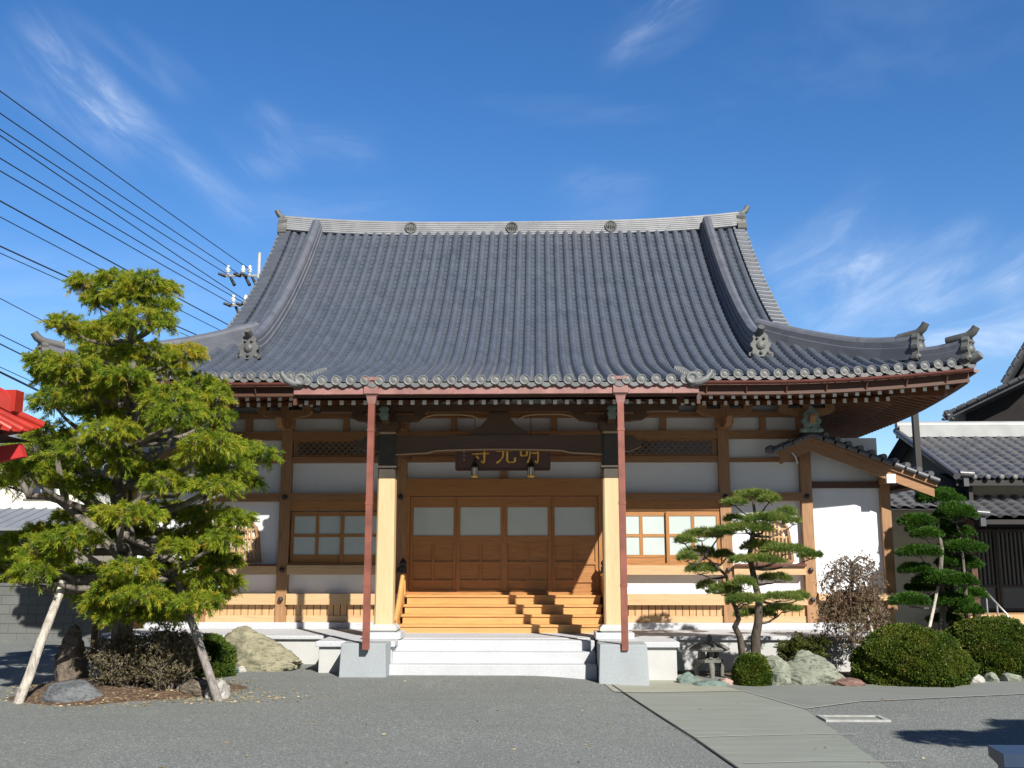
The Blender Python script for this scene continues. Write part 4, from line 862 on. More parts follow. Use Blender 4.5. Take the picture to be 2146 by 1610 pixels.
# ------------------------------------------------------------------ residence on the right
def residence():
    t = thing('tiled_residence', (11, 21, 0), 'two tier dark tiled residence with pale ridge right of the temple', 'building')
    x0, x1 = 9.1, 17.0
    b = MB(); pan_slope(b, x0, x1, 20.5, 3.32, 23.5, 4.55); r = b.build('upper_roof', TILED, t)
    b = MB(); b.add([(x0, 23.5, 4.55), (x1, 23.5, 4.55), (x1, 26.5, 3.3), (x0, 26.5, 3.3)], [(0, 1, 2, 3)]); b.build('back_slope', TILED, r)
    b = MB(); b.box(x0 - .05, x1, 23.36, 23.64, 4.52, 4.78); b.tube([(x0 - .08, 23.5, 4.80), (x1, 23.5, 4.80)], .1, 8); b.build('ridge', mat_plain('pale_ridge_tile', (.34, .35, .35), .5), r)
    b = MB()
    for k in range(14): u = k / 13.; b.tube([(x0 - .06, 20.45 + 3.0 * u - .1, 3.36 + 1.23 * u), (x0 - .06, 20.45 + 3.0 * u + .13, 3.36 + 1.23 * u + .10)], .075, 8)
    b.build('verge', TILED, r)
    b = MB()
    for x in np.arange(x0 + .07, x1, .27): b.lathe((x, 20.47, 3.35), [(.055, .03), (.055, -.012), (.02, -.02)], 10, 0, True, 'y')
    b.build('eave_tile', TEND, r)
    b = MB(); b.tube([(x0 + .02, 20.42, 3.42), (x0 + .30, 20.42, 3.40)], .07, 8); b.box(x0 + .10, x0 + .20, 20.42, 20.5, 3.16, 3.36); b.build('verge_ornament', TILED, r)
    b = MB(); b.box(x0, x1, 20.55, 20.62, 3.18, 3.3); b.add([(x0, 20.6, 3.26), (x1, 20.6, 3.26), (x1, 21.4, 3.5), (x0, 21.4, 3.5)], [(0, 1, 2, 3)]); b.build('soffit', DARKW, t)
    b = MB(); b.box(x0 + .35, x1, 21.2, 21.3, 2.9, 3.4); b.build('upper_wall', BEIGE, t)
    b = MB(); b.prism([(20.7, 3.3), (23.5, 4.48), (26.4, 3.25), (26.4, 2.9), (20.7, 2.9)], 'x', x0 + .3, x0 + .38); b.build('gable_wall', DARKW, t)
    b = MB(); pan_slope(b, x0 + .0, x1, 19.8, 2.50, 21.15, 3.02); r2 = b.build('lower_roof', TILED, t)
    b = MB(); b.tube([(x0 + .0, 19.72, 2.54), (x0 + .0, 21.1, 3.08)], .09, 8); b.tube([(x0 + .14, 19.8, 2.5), (x0 + .14, 21.1, 3.04)], .07, 8); b.build('verge', TILED, r2)
    b = MB(); b.tube([(x0 - .02, 19.70, 2.60), (x0 + .22, 19.70, 2.58)], .07, 8); b.box(x0 + .06, x0 + .16, 19.7, 19.8, 2.34, 2.55); b.build('verge_ornament', TILED, r2)
    b = MB(); b.box(x0 + .1, x1, 19.84, 19.9, 2.38, 2.47); b.add([(x0, 19.86, 2.44), (x1, 19.86, 2.44), (x1, 21.1, 2.8), (x0, 21.1, 2.8)], [(0, 1, 2, 3)]); b.build('lower_soffit', DARKW, t)
    b = MB(); b.box(7.2, 9.6, 22.5, 22.6, .0, 3.3); b.build('side_wall', BEIGE, t)
    b = MB(); pan_slope(b, 7.15, 9.25, 20.5, 2.72, 23.0, 3.6); b.add([(7.15, 20.5, 2.70), (9.25, 20.5, 2.70), (9.25, 23, 3.5), (7.15, 23, 3.5)], [(0, 1, 2, 3)]); b.build('link_roof', TILED, t)
    b = MB(); b.box(9.5, x1, 22.4, 22.5, .30, 3.1); b.build('entrance_wall', DARKW, t)
    b = MB(); b.box(9.42, 9.54, 20.9, 21.05, .1, 2.6); b.build('post', WE, t)
    YD = 22.3
    for i in range(5):
        xa = 9.56 + i * .98; c = MB(); c.box(xa, xa + .05, YD - .08, YD - .02, .62, 2.35); c.box(xa + .92, xa + .97, YD - .08, YD - .02, .62, 2.35)
        for z in (.62, 1.12, 2.30): c.box(xa + .05, xa + .92, YD - .07, YD - .03, z, z + .06)
        for k in range(9): c.box(xa + .12 + k * .09, xa + .14 + k * .09, YD - .065, YD - .035, 1.18, 2.30)
        d = c.build('lattice_door', DARKW, t); c = MB(); c.box(xa + .05, xa + .92, YD - .028, YD - .015, .68, 2.30); c.build('pane', DGLASS, d)
    b = MB(); b.box(9.3, x1, 21.3, 22.2, .42, .60); b.build('threshold', WSK, t)
    b = MB(); b.box(9.4, 14, 20.1, 21.3, -.1, .42); b.box(9.6, 14, 19.6, 20.1, -.1, .2); b.build('entrance_step', GRAN, t, .01)
    b = MB(); b.box(8.72, 8.84, 21.6, 21.72, 3.3, 5.15); b.box(8.68, 8.88, 21.56, 21.76, 5.1, 5.2); b.build('flue_pipe', DARKW, t)
    h = thing('metal_handrail', tuple(at(2095, 1310, 19.9)), 'thin galvanised handrail beside the residence entrance step', 'handrail')
    b = MB(); P = [at(2044, 1240, 20.5), at(2066, 1240, 20.3), at(2112, 1290, 19.9), at(2113, 1326, 19.9)]; b.tube(P, .02, 8); b.build('rail', STEEL, h)
    for px, y in ((2066, 1240), (2089, 1264)): b = MB(); p = at(px, y, 20.15); b.tube([p, (p[0], p[1], .05)], .017, 8); b.build('baluster', STEEL, h)
    # dark gabled house beyond
    d = thing('dark_gabled_house', (15.5, 30, 0), 'tall black gabled house rising behind the residence at the right edge', 'house')
    b = MB(); b.prism([(13.2, 0), (19.6, 0), (19.6, 6.9), (16.4, 9.6), (14.4, 6.6), (13.2, 6.1)], 'y', 30.4, 38); b.build('wall', DARKW, d)
    for (P, Q, w) in (((12.75, 5.82), (15.3, 6.95), .2), ((14.3, 6.62), (16.4, 9.95), .22), ((18.5, 6.62), (16.4, 9.95), .22), ((20.05, 5.82), (17.5, 6.95), .2)):
        b = MB(); dx, dz = Q[0] - P[0], Q[1] - P[1]; b.add([(P[0], y, P[1] + q) for y in (29.7, 38.2) for q in (0, w)] + [(Q[0], y, Q[1] + q) for y in (29.7, 38.2) for q in (0, w)], [(0, 1, 5, 4), (2, 6, 7, 3), (0, 4, 6, 2), (1, 3, 7, 5), (0, 2, 3, 1), (4, 5, 7, 6)])
        n = int(math.hypot(dx, dz) / .28)
        for k in range(n): u = k / n; b.tube([(P[0] + dx * u, 29.66, P[1] + dz * u + .16), (P[0] + dx * (u + .9 / n), 29.66, P[1] + dz * (u + .9 / n) + .16)], .07, 6)
        b.build('roof', TILED, d)
    b = MB(); ogre_tile(b, (12.78, 29.6, 5.78), (0, -1, 0), .3, .3, 0, False); b.build('eave_ornament', TILED, d)
    # turned so that its gable faces the forecourt
    a = rad(-27); px, py = 12.75 - 15.5, -.3; d.rotation_euler.z = a
    d.location = (12.75 - (px * math.cos(a) - py * math.sin(a)), 29.7 - (px * math.sin(a) + py * math.cos(a)), 0)
residence()

# ------------------------------------------------------------------ left background
def left_side():
    w = thing('white_house', (-13, 26, 0), 'white sided house with small sliding window behind the pine', 'house')
    b = MB(); b.box(-19, -10.9, 26, 33, 0, 4.1); b.build('wall', CREAM, w)
    b = MB(); b.prism([(25.6, 4.05), (29.5, 5.5), (33.4, 4.05), (33.4, 3.95), (29.5, 5.3), (25.6, 3.95)], 'x', -19.4, -10.6); b.build('roof', SLATE, w)
    b = MB(); b.box(-12.75, -11.95, 25.95, 26.0, 3.36, 3.78); f = b.build('window', STEEL, w)
    for xa, xb in ((-12.70, -12.37), (-12.33, -12.0)): b = MB(); b.box(xa, xb, 25.94, 25.948, 3.41, 3.73); b.build('pane', DGLASS, f)
    b = MB(); b.box(-12.8, -11.9, 25.90, 25.99, 3.30, 3.36); b.build('sill', WHITEP, f)
    s = thing('grey_roofed_shed', (-13, 23.5, 0), 'low shed with grey sheet roof and white eave line in front of the white house', 'shed')
    b = MB(); b.box(-18, -9.9, 23.0, 25.3, 0, 2.45); b.build('wall', BEIGE, s)
    b = MB(); b.add([(-18, 22.5, 2.42), (-9.6, 22.5, 2.42), (-9.6, 24.4, 2.96), (-18, 24.4, 2.96), (-18, 22.5, 2.36), (-9.6, 22.5, 2.36)], [(0, 1, 2, 3), (0, 4, 5, 1)])
    for x in np.arange(-18, -9.6, .3): b.bar((x, 22.5, 2.43), (x, 24.4, 2.97), .05, .04)
    b.build('roof', SLATE, s)
    b = MB(); b.box(-18, -9.6, 24.38, 24.5, 2.93, 3.0); b.box(-18, -9.6, 24.5, 25.5, 2.9, 3.1); b.build('ridge_flashing', WHITEP, s)
    c = thing('concrete_block_wall', (-12, 21.9, 0), 'grey concrete block boundary wall at the left behind the pine', 'wall')
    b = MB()
    for r in range(6):
        z0 = -.05 + r * .2
        for k in range(24):
            xa = -17.8 + k * .4 - (.2 if r % 2 else 0); b.box(xa + .004, xa + .396, 21.9, 22.02, z0 + .004, z0 + .196)
    b.box(-18, -8.45, 21.915, 22.0, -.05, 1.13); b.build('block_courses', CONC, c)
    b = MB(); b.box(-18.1, -8.3, 21.88, 22.04, 1.15, 1.21); b.build('coping', CONC, c)
    # red roof at the left edge
    r = thing('red_tiled_shrine', (-6.38, 10.3, 0), 'bright red tiled roof corner of a small shrine at the left edge', 'shrine')
    cx, cy = -6.38, 10.3; H = 1.30
    b = MB(); n = 11
    def eave(u): return 3.20 + .16 * abs(u) ** 3
    for k in range(4):
        ca, sa = round(math.cos(k * math.pi / 2)), round(math.sin(k * math.pi / 2))
        for j in range(n):
            ua, ub = -1 + 2 * j / n, -1 + 2 * (j + 1) / n
            V = []
            for (u, off) in ((ua, 0), (ub, .0)):
                for t in (0, .34, .67, 1):
                    s_ = 1 - t; x = H * s_ * u; y = -H * s_; z = eave(u) + (1.15 * (t * .55 + t * t * .45)) - (eave(u) - 3.2) * t
                    V.append((cx + x * ca - y * sa, cy + x * sa + y * ca, z + off))
            b.add(V, [(0, 4, 5, 1), (1, 5, 6, 2), (2, 6, 7, 3)])
            u = (ua + ub) / 2; P = []
            for t in (0, .34, .67, .97):
                s_ = 1 - t; x = H * s_ * ua; y = -H * s_; z = eave(ua) + (1.15 * (t * .55 + t * t * .45)) - (eave(ua) - 3.2) * t + .02
                P.append((cx + x * ca - y * sa, cy + x * sa + y * ca, z))
            b.tube(P, .045, 8)
        P = []
        for t in (.0, .12): pass
        x, y = H, -H; hp = [(cx + (x * s_) * ca - (y * s_) * sa, cy + (x * s_) * sa + (y * s_) * ca, 3.36 + 1.15 * ((1 - s_) * .55 + (1 - s_) ** 2 * .45) - .16 * (1 - s_) + .05) for s_ in (.80, .6, .4, .2, .02)]
        b.sweep([(-.09, -.05), (-.09, .10), (-.05, .16), (.05, .16), (.09, .10), (.09, -.05)], hp)
        b.box(hp[0][0] - .09, hp[0][0] + .09, hp[0][1] - .09, hp[0][1] + .09, hp[0][2] - .03, hp[0][2] + .22)
    b.build('roof', REDT, r)
    b = MB(); b.lathe((cx, cy, 4.30), [(.16, 0), (.2, .08), (.12, .2), (.18, .15), (.14, .42), (.02, .55)], 12); b.build('finial', REDT, r)
    b = MB(); b.add([(cx + a * (H - .06), cy + c_ * (H - .06), 3.17) for a, c_ in ((-1, -1), (1, -1), (1, 1), (-1, 1))] + [(cx + a * .7, cy + c_ * .7, 3.08) for a, c_ in ((-1, -1), (1, -1), (1, 1), (-1, 1))], [(0, 1, 5, 4), (1, 2, 6, 5), (2, 3, 7, 6), (3, 0, 4, 7), (4, 5, 6, 7)]); b.build('soffit', DARKW, r)
    for a in (-1, 1):
        for c_ in (-1, 1): b = MB(); b.prism([(cx + a * .75, 3.06), (cx + a * 1.22, 3.12), (cx + a * 1.28, 2.97), (cx + a * .75, 2.86)], 'y', cy + c_ * 1.0 - .05, cy + c_ * 1.0 + .05); b.build('bracket', REDD, r)
    r.location.x -= .13; r.location.z -= .13
    for a in (-1, 1):
        for c_ in (-1, 1): b = MB(); b.box(cx + a * .62 - .07, cx + a * .62 + .07, cy + c_ * .62 - .07, cy + c_ * .62 + .07, .12, 3.1); b.build('post', REDD, r)
left_side()

# ------------------------------------------------------------------ utility pole and wires
def power():
    p = thing('utility_pole', (-10.35, 38, 0), 'utility pole with crossarms and white insulators behind the left roof edge', 'utility pole')
    top = at(544, 530, 38)
    b = MB(); b.tube([(top[0], 38, 0), (top[0], 38, top[2])], [.17, .06], 12); b.build('pole', POLEC, p)
    arms = [(at(472, 578, 38), at(560, 578, 38)), (at(484, 640, 38), at(556, 640, 38))]
    for a, c in arms:
        b = MB(); b.bar(a, c, .09, .09); arm = b.build('crossarm', STEEL, p)
        for u in (.06, .42, .58):
            q = a + (c - a) * u; b = MB(); b.lathe((q[0], q[1], q[2] + .05), [(.03, 0), (.03, .08), (.10, .1), (.06, .18), (.10, .2), (.06, .15), (.05, .36)], 10); b.build('insulator', PORC, arm)
            b = MB(); b.tube([(q[0] - .05, q[1] - .1, q[2] - .05), (q[0] - .3, q[1] - .25, q[2] + .02)], [.07, .05], 8); b.tube([(q[0] + .1, q[1], q[2] - .05), (q[0] + .32, q[1] - .1, q[2] - .42)], [.05, .07], 8); b.build('clamp', BLK, arm)
    W = [((0, 181), (525, 566), .02, 'topmost power line running to the pole behind the roof'), ((0, 228), (500, 574), .02, 'second power line from the top left of the roof'), ((0, 260), (480, 577), .02, 'upper of the close pair of power lines'), ((0, 275), (545, 650), .02, 'lower of the close pair of power lines'),
         ((0, 321), (520, 640), .02, 'power line reaching the lower crossarm from above'), ((0, 348), (488, 638), .02, 'power line ending at the left tip of the lower crossarm'), ((0, 412), (545, 716), .024, 'thick power line passing just above the pine top'), ((0, 444), (545, 734), .016, 'thin power line passing behind the pine top'),
         ((0, 507), (545, 760), .024, 'thick cable of the pair entering the pine below its top'), ((0, 520), (545, 768), .014, 'thin cable of the pair entering the pine below its top'), ((0, 616), (545, 905), .013, 'single faint cable meeting the upper left pine pad'),
         ((0, 692), (545, 962), .015, 'upper cable crossing behind the left roof corner ornament'), ((0, 710), (545, 985), .02, 'cable just below the left roof corner ornament'), ((0, 757), (545, 1010), .012, 'faint cable above the thick low cable'), ((0, 770), (545, 1040), .032, 'thickest low cable passing above the red roof')]
    for (a, c, r, lab) in W:
        A = Vector(at(*c, 38)); B = Vector(at(*a, 22)); d = B - A; E = B + d * .9; sag = .10 + .04 * random.random()
        pts = [A.lerp(E, k / 24) - Vector((0, 0, sag * 4 * (k / 24) * (1 - k / 24) - sag * 4 * .45 * .55 * 0)) for k in range(25)]
        b = MB(); b.tube(pts, r * .78, 6); o = b.build('power_line', WIRE); tag(o, lab, 'cable', 'overhead cables at the left'); 
        me = o.data; off = pts[0]
        for v in me.vertices: v.co -= off
        o.location = off
power()

# ------------------------------------------------------------------ trees
def pad_points(c, rx, ry, rz, n, seed, lo=-.25):
    d = unit(RNG.normal(0, 1, (int(n * 1.7), 3))); d = d[d[:, 2] > lo][:n]
    s = 1 + .22 * lumps(d, 2.6, seed) + RNG.normal(0, .05, len(d)); inner = RNG.uniform(0, 1, len(d)) < .25; s = np.where(inner, s * RNG.uniform(.45, .9, len(d)), s)
    P = c + d * s[:, None] * np.array([rx, ry, rz]); N = unit(d / np.array([rx, ry, rz]) * min(rx, rz)); return P, N, d
def limb(b, p, q, r0, r1, sagx=.0, n=7, m=0, bow=.25):
    p = Vector(p); q = Vector(q); L = (q - p).length; j = Vector((random.uniform(-1, 1), random.uniform(-1, 1), random.uniform(-.4, .4))) * L * .09
    pts = [];
    for k in range(n):
        t = k / (n - 1); v = p.lerp(q, t) + j * math.sin(math.pi * t) + Vector((0, 0, -bow * L * math.sin(math.pi * t) * .35)) + Vector((0, 0, 1)) * 0
        v += Vector((random.uniform(-1, 1), random.uniform(-1, 1), random.uniform(-1, 1))) * .012 * (0 < k < n - 1); pts.append(v)
    b.tube(pts, [r0 + (r1 - r0) * k / (n - 1) for k in range(n)], 8, m)
def big_tree():
    D = 13.2; base = at(255, 1440, D); base[1] = D
    t = thing('layered_pine', (base[0], D, 0.1), 'big yellow green pine clipped in layered pads at the left', 'tree')
    S = D / FPX * 1.02
    TR = [(256, 1450), (254, 1360), (258, 1290), (262, 1220), (270, 1150), (255, 1080), (240, 1010), (262, 930), (285, 850), (278, 780), (270, 720), (268, 660), (262, 610)]
    R = [.17, .14, .13, .12, .115, .11, .10, .09, .08, .065, .05, .035, .02]
    tp = [at(x, y, D + .12 * math.sin(i * 1.3)) for i, (x, y) in enumerate(TR)]
    b = MB(); b.tube(tp, R, 12)
    for a in (0.4, 2.0, 3.6, 5.2): b.tube([tp[1], (base[0] + .22 * math.cos(a), D + .22 * math.sin(a), .12), (base[0] + .38 * math.cos(a), D + .38 * math.sin(a), .05)], [.1, .08, .03], 8)
    pads = [(183, 594, 36, 26), (245, 588, 42, 30), (300, 592, 45, 28), (345, 606, 26, 20), (265, 622, 45, 20), (335, 640, 28, 13), (200, 628, 20, 22), (285, 672, 60, 30), (240, 690, 28, 22), (340, 672, 22, 22), (136, 680, 36, 26), (180, 705, 42, 26), (215, 690, 26, 18), (205, 735, 40, 22),
            (92, 760, 34, 28), (155, 770, 60, 34), (235, 752, 62, 38), (310, 745, 60, 34), (385, 742, 36, 28), (352, 775, 44, 18), (262, 790, 50, 24), (110, 790, 40, 20),
            (117, 842, 55, 36), (196, 822, 48, 26), (274, 842, 56, 34), (352, 836, 56, 36), (418, 812, 52, 34), (448, 872, 42, 24), (375, 872, 60, 32), (300, 880, 55, 28), (205, 868, 50, 30), (455, 835, 22, 18),
            (100, 908, 58, 34), (235, 908, 60, 38), (305, 912, 34, 24), (78, 948, 70, 36), (165, 948, 58, 36), (28, 962, 44, 34), (240, 965, 50, 30), (-40, 960, 50, 30), (130, 985, 60, 26),
            (440, 930, 56, 34), (500, 945, 46, 28), (548, 955, 32, 18), (480, 985, 54, 30), (410, 960, 50, 32), (450, 1018, 50, 26), (510, 1010, 32, 22), (310, 985, 52, 34), (345, 1012, 42, 26), (270, 1012, 34, 22), (185, 1020, 34, 24), (120, 1008, 26, 16),
            (180, 1088, 72, 30), (270, 1078, 72, 28), (360, 1075, 70, 28), (440, 1080, 60, 26), (495, 1088, 34, 20), (230, 1120, 70, 34), (150, 1128, 62, 28), (410, 1122, 52, 34), (430, 1165, 48, 38), (370, 1150, 32, 24), (300, 1118, 50, 22),
            (40, 1145, 56, 36), (95, 1165, 56, 34), (20, 1192, 46, 34), (70, 1200, 44, 24), (-40, 1160, 50, 40), (200, 1205, 62, 32), (275, 1195, 52, 26), (330, 1235, 70, 30), (250, 1240, 62, 30), (430, 1215, 46, 26), (478, 1218, 26, 14), (420, 1262, 44, 22), (300, 1285, 54, 22), (220, 1265, 42, 30), (370, 1270, 40, 20), (330, 1185, 46, 24), (470, 1130, 34, 22), (465, 1175, 34, 20), (400, 1240, 46, 22), (300, 1250, 54, 24), (180, 1240, 48, 26), (255, 1290, 48, 18), (340, 1295, 40, 16), (440, 1245, 40, 16), (60, 985, 44, 24), (10, 1010, 40, 26), (100, 1115, 40, 22), (260, 800, 54, 26), (150, 800, 44, 22)]
    for i, (x, y, rx, ry) in enumerate(pads):
        off = 1.05 * math.sin(i * 2.4 + .6); Dp = D + off * (.35 + .65 * min(1, rx / 55)) - .1
        k = Dp / D; c = at(x, y, Dp); a, h = rx * S * k * 1.10, ry * S * k * .86
        n = int(36 + 980 * a * (h + .12)); dv = unit(RNG.normal(0, 1, (n, 3))); rr = RNG.uniform(.25, 1.0, n) ** .6
        S0 = c + dv * rr[:, None] * np.array([a * .84, a * .72, h * .62]) + np.array([0, 0, h * .12]); dr = unit(dv * np.array([1, 1, .45]) + RNG.normal(0, .38, (n, 3)) + np.array([0, 0, .40])); ln = RNG.uniform(.06, .16, n)
        m = 8; tt = np.tile(np.linspace(.12, 1, m), n); k_ = np.repeat(np.arange(n), m)
        P = S0[k_] + dr[k_] * (ln[k_] * tt)[:, None]; P[:, 2] -= .45 * ln[k_] * tt ** 2; N = unit(dr[k_] * .8 + np.array([0, 0, -.35]) * tt[:, None])
        ct = np.clip(RNG.normal(.40, .17, n) + .16 * lumps(S0, 3.5, 3.) + (.25 if 380 <= x <= 392 and y < 760 else 0), 0, 1)
        V, T = blades(P, N, 6, .060, .0085, .62, .4, ct[k_] + .20 * (tt - .5), .09); quads('foliage_pad', V, LF_BIG, t, T)
        for j in range(0, n, 3): q = S0[j] + dr[j] * ln[j] * .6; b.tube([S0[j] - dr[j] * .12, q], [.006, .003], 4, caps=False)
        # limb to the pad from the trunk somewhat below it
        j = min(range(len(TR)), key=lambda q: abs(TR[q][1] - min(1225, y + 45 + abs(x - 262) * .12)))
        limb(b, tp[j], c - np.array([0, 0, h * .35]), min(.055, R[j] * .7) + .012, .012, bow=.22)
        for _ in range(3):
            e = c + np.array([random.uniform(-.8, .8) * a, random.uniform(-.6, .6) * a, random.uniform(-.1, .45) * h]); limb(b, c - np.array([0, 0, h * .35]), e, .016, .006, n=4)
    # the bare grey limbs the photo shows between the pads
    for pts, r in (([(262, 1180), (200, 1110), (140, 1060), (112, 1040), (60, 1040), (45, 1010), (38, 980)], .07), ([(140, 1060), (128, 1010), (120, 960)], .055), ([(60, 1040), (75, 1005), (85, 975)], .035), ([(262, 930), (320, 965), (350, 940), (368, 895)], .04), ([(255, 1080), (300, 1040), (370, 1040), (400, 1000)], .045), ([(262, 1210), (150, 1215), (110, 1235), (70, 1230), (45, 1200)], .06), ([(262, 1120), (310, 1150), (370, 1180), (385, 1215)], .05)):
        b.tube([at(x, y, D - .25 - .1 * math.sin(i)) for i, (x, y) in enumerate(pts)], [r * (1 - .6 * i / len(pts)) for i in range(len(pts))], 8)
    b.build('trunk', BARKG, t)
big_tree()
def cloud_tree(name, label, D, TRs, Rs, pads, mat, bark, density, nb, L, W, spread, droop, up, group=None, depth=.55, sx=1., sy=1.):
    base = at(*TRs[0][0], D); t = thing(name, (base[0], D, gz(base[0])), label, 'tree', group); S = D / FPX * 1.01
    b = MB(); allp = []
    for TR, R in zip(TRs, Rs):
        P = [at(x, y, D + .08 * math.sin(i * 1.7)) for i, (x, y) in enumerate(TR)]
        P[0][2] = min(P[0][2], gz(P[0][0]) - .05); b.tube(P, [R[0] + (R[1] - R[0]) * (i / (len(P) - 1)) ** .8 for i in range(len(P))], 10); allp += [(x, y, p) for (x, y), p in zip(TR, P)]
    for i, (x, y, rx, ry) in enumerate(pads):
        Dp = D + depth * math.sin(i * 2.4 + 1) * .8; c = at(x, y, Dp); a, h = rx * S * sx, ry * S * sy
        P, N, d = pad_points(c, a, max(.16, a * .85), h, int(density * (.05 + a * a)), i * 1.3, -.1)
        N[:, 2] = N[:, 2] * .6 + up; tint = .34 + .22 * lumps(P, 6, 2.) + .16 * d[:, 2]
        V, T = blades(P, N, nb, L, W, spread, droop, tint); quads('foliage_pad', V, mat, t, T)
        q = min(allp, key=lambda s: math.hypot(s[0] - x, (s[1] - (y + 14 + .12 * abs(s[0] - x))) * 1.5))[2]
        low = c - np.array([0, 0, h * .55]); limb(b, q, low, .022, .008, n=6, bow=.25)
        for _ in range(4): limb(b, low, c + np.array([random.uniform(-.8, .8) * a, random.uniform(-.5, .5) * a, random.uniform(-.3, .2) * h]), .008, .004, n=4)
    b.build('trunk', bark, t); return t
cloud_tree('pruned_pine', 'two stemmed pruned pine in front of the right hand windows', 15.65,
    [[(1583, 1372), (1583, 1336), (1589, 1306), (1591, 1260), (1583, 1224), (1576, 1191), (1570, 1164), (1578, 1123), (1583, 1082), (1578, 1050)], [(1560, 1372), (1551, 1336), (1540, 1314), (1548, 1298), (1541, 1273), (1527, 1240), (1523, 1208), (1498, 1183), (1475, 1165)]], [(.085, .02), (.06, .015)],
    [(1580, 1042, 46, 15), (1612, 1050, 20, 9), (1540, 1056, 24, 9), (1648, 1080, 20, 18), (1610, 1092, 50, 17), (1662, 1096, 16, 10), (1540, 1090, 20, 9), (1567, 1112, 56, 16), (1470, 1126, 42, 19), (1436, 1136, 18, 12), (1507, 1120, 28, 13), (1466, 1165, 38, 20), (1440, 1172, 18, 12), (1518, 1168, 20, 15), (1594, 1150, 42, 18), (1643, 1157, 46, 15), (1698, 1167, 24, 13), (1585, 1178, 56, 15), (1471, 1197, 33, 18), (1624, 1215, 32, 12), (1556, 1227, 26, 18), (1480, 1232, 20, 16), (1520, 1242, 33, 20), (1635, 1255, 42, 12), (1673, 1253, 22, 12), (1559, 1260, 38, 16), (1586, 1290, 40, 14), (1638, 1279, 38, 11), (1548, 1262, 20, 14)],
    LF_PINE, BARK, 2000, 14, .07, .0075, .6, .0, .45, sx=.86, sy=.72)
cloud_tree('cloud_pruned_tree', 'tall dark green cloud pruned tree beside the residence wall', 18.6,
    [[(1968, 1325), (1976, 1260), (1970, 1200), (1974, 1150), (1966, 1110), (1968, 1060)], [(2030, 1320), (2024, 1260), (2022, 1215), (2018, 1170), (2012, 1120)]], [(.07, .02), (.05, .015)],
    [(1966, 1048, 38, 17), (2003, 1081, 32, 20), (1922, 1096, 28, 13), (1951, 1110, 38, 18), (1940, 1122, 24, 11), (2011, 1119, 22, 12), (2014, 1152, 36, 17), (1930, 1161, 34, 12), (2011, 1186, 35, 17), (1921, 1197, 27, 11), (1975, 1218, 46, 15), (1942, 1236, 30, 13), (1906, 1263, 32, 13), (2038, 1248, 22, 12), (1988, 1263, 36, 13), (2032, 1283, 20, 12), (1981, 1301, 28, 10), (2014, 1222, 26, 13), (1985, 1180, 16, 10)],
    LF_TALL, BARKG, 7000, 10, .06, .013, .75, .1, .4, sx=1.1, sy=1.15)
def stake(label, p, q, Dp, Dq, r, mat, name='support_pole', group='wooden support poles'):
    a, c = Vector(at(*p, Dp)), Vector(at(*q, Dq)); c.z = max(c.z, gz(c.x) - .05) - .06
    b = MB(); n = 8; b.tube([a.lerp(c, k / n) + Vector((random.uniform(-1, 1), random.uniform(-1, 1), 0)) * r * .12 for k in range(n + 1)], [r * (.85 + .2 * k / n) for k in range(n + 1)], 10)
    o = b.build(name, mat); tag(o, label, 'support pole', group); recentre(o)
stake('pale peeled pole propping the left side of the big pine', (134, 1218), (36, 1474), 12.7, 12.25, .058, POLEW)
stake('grey pole propping the right side of the big pine', (368, 1205), (462, 1468), 13.0, 12.5, .052, POLEG)
stake('short dark post beside the big pine trunk', (203, 1290), (194, 1378), 13.6, 14.1, .05, BARK)
stake('thin pale stake beside the short dark post', (213, 1300), (204, 1374), 13.9, 14.3, .022, POLEW)
stake('thin stake leaning against the weeping maple', (1798, 1222), (1836, 1345), 16.4, 16.0, .022, POLEW)
stake('pale stake leaning on the tall cloud pruned tree', (1966, 1230), (1943, 1330), 18.4, 17.9, .028, POLEW)

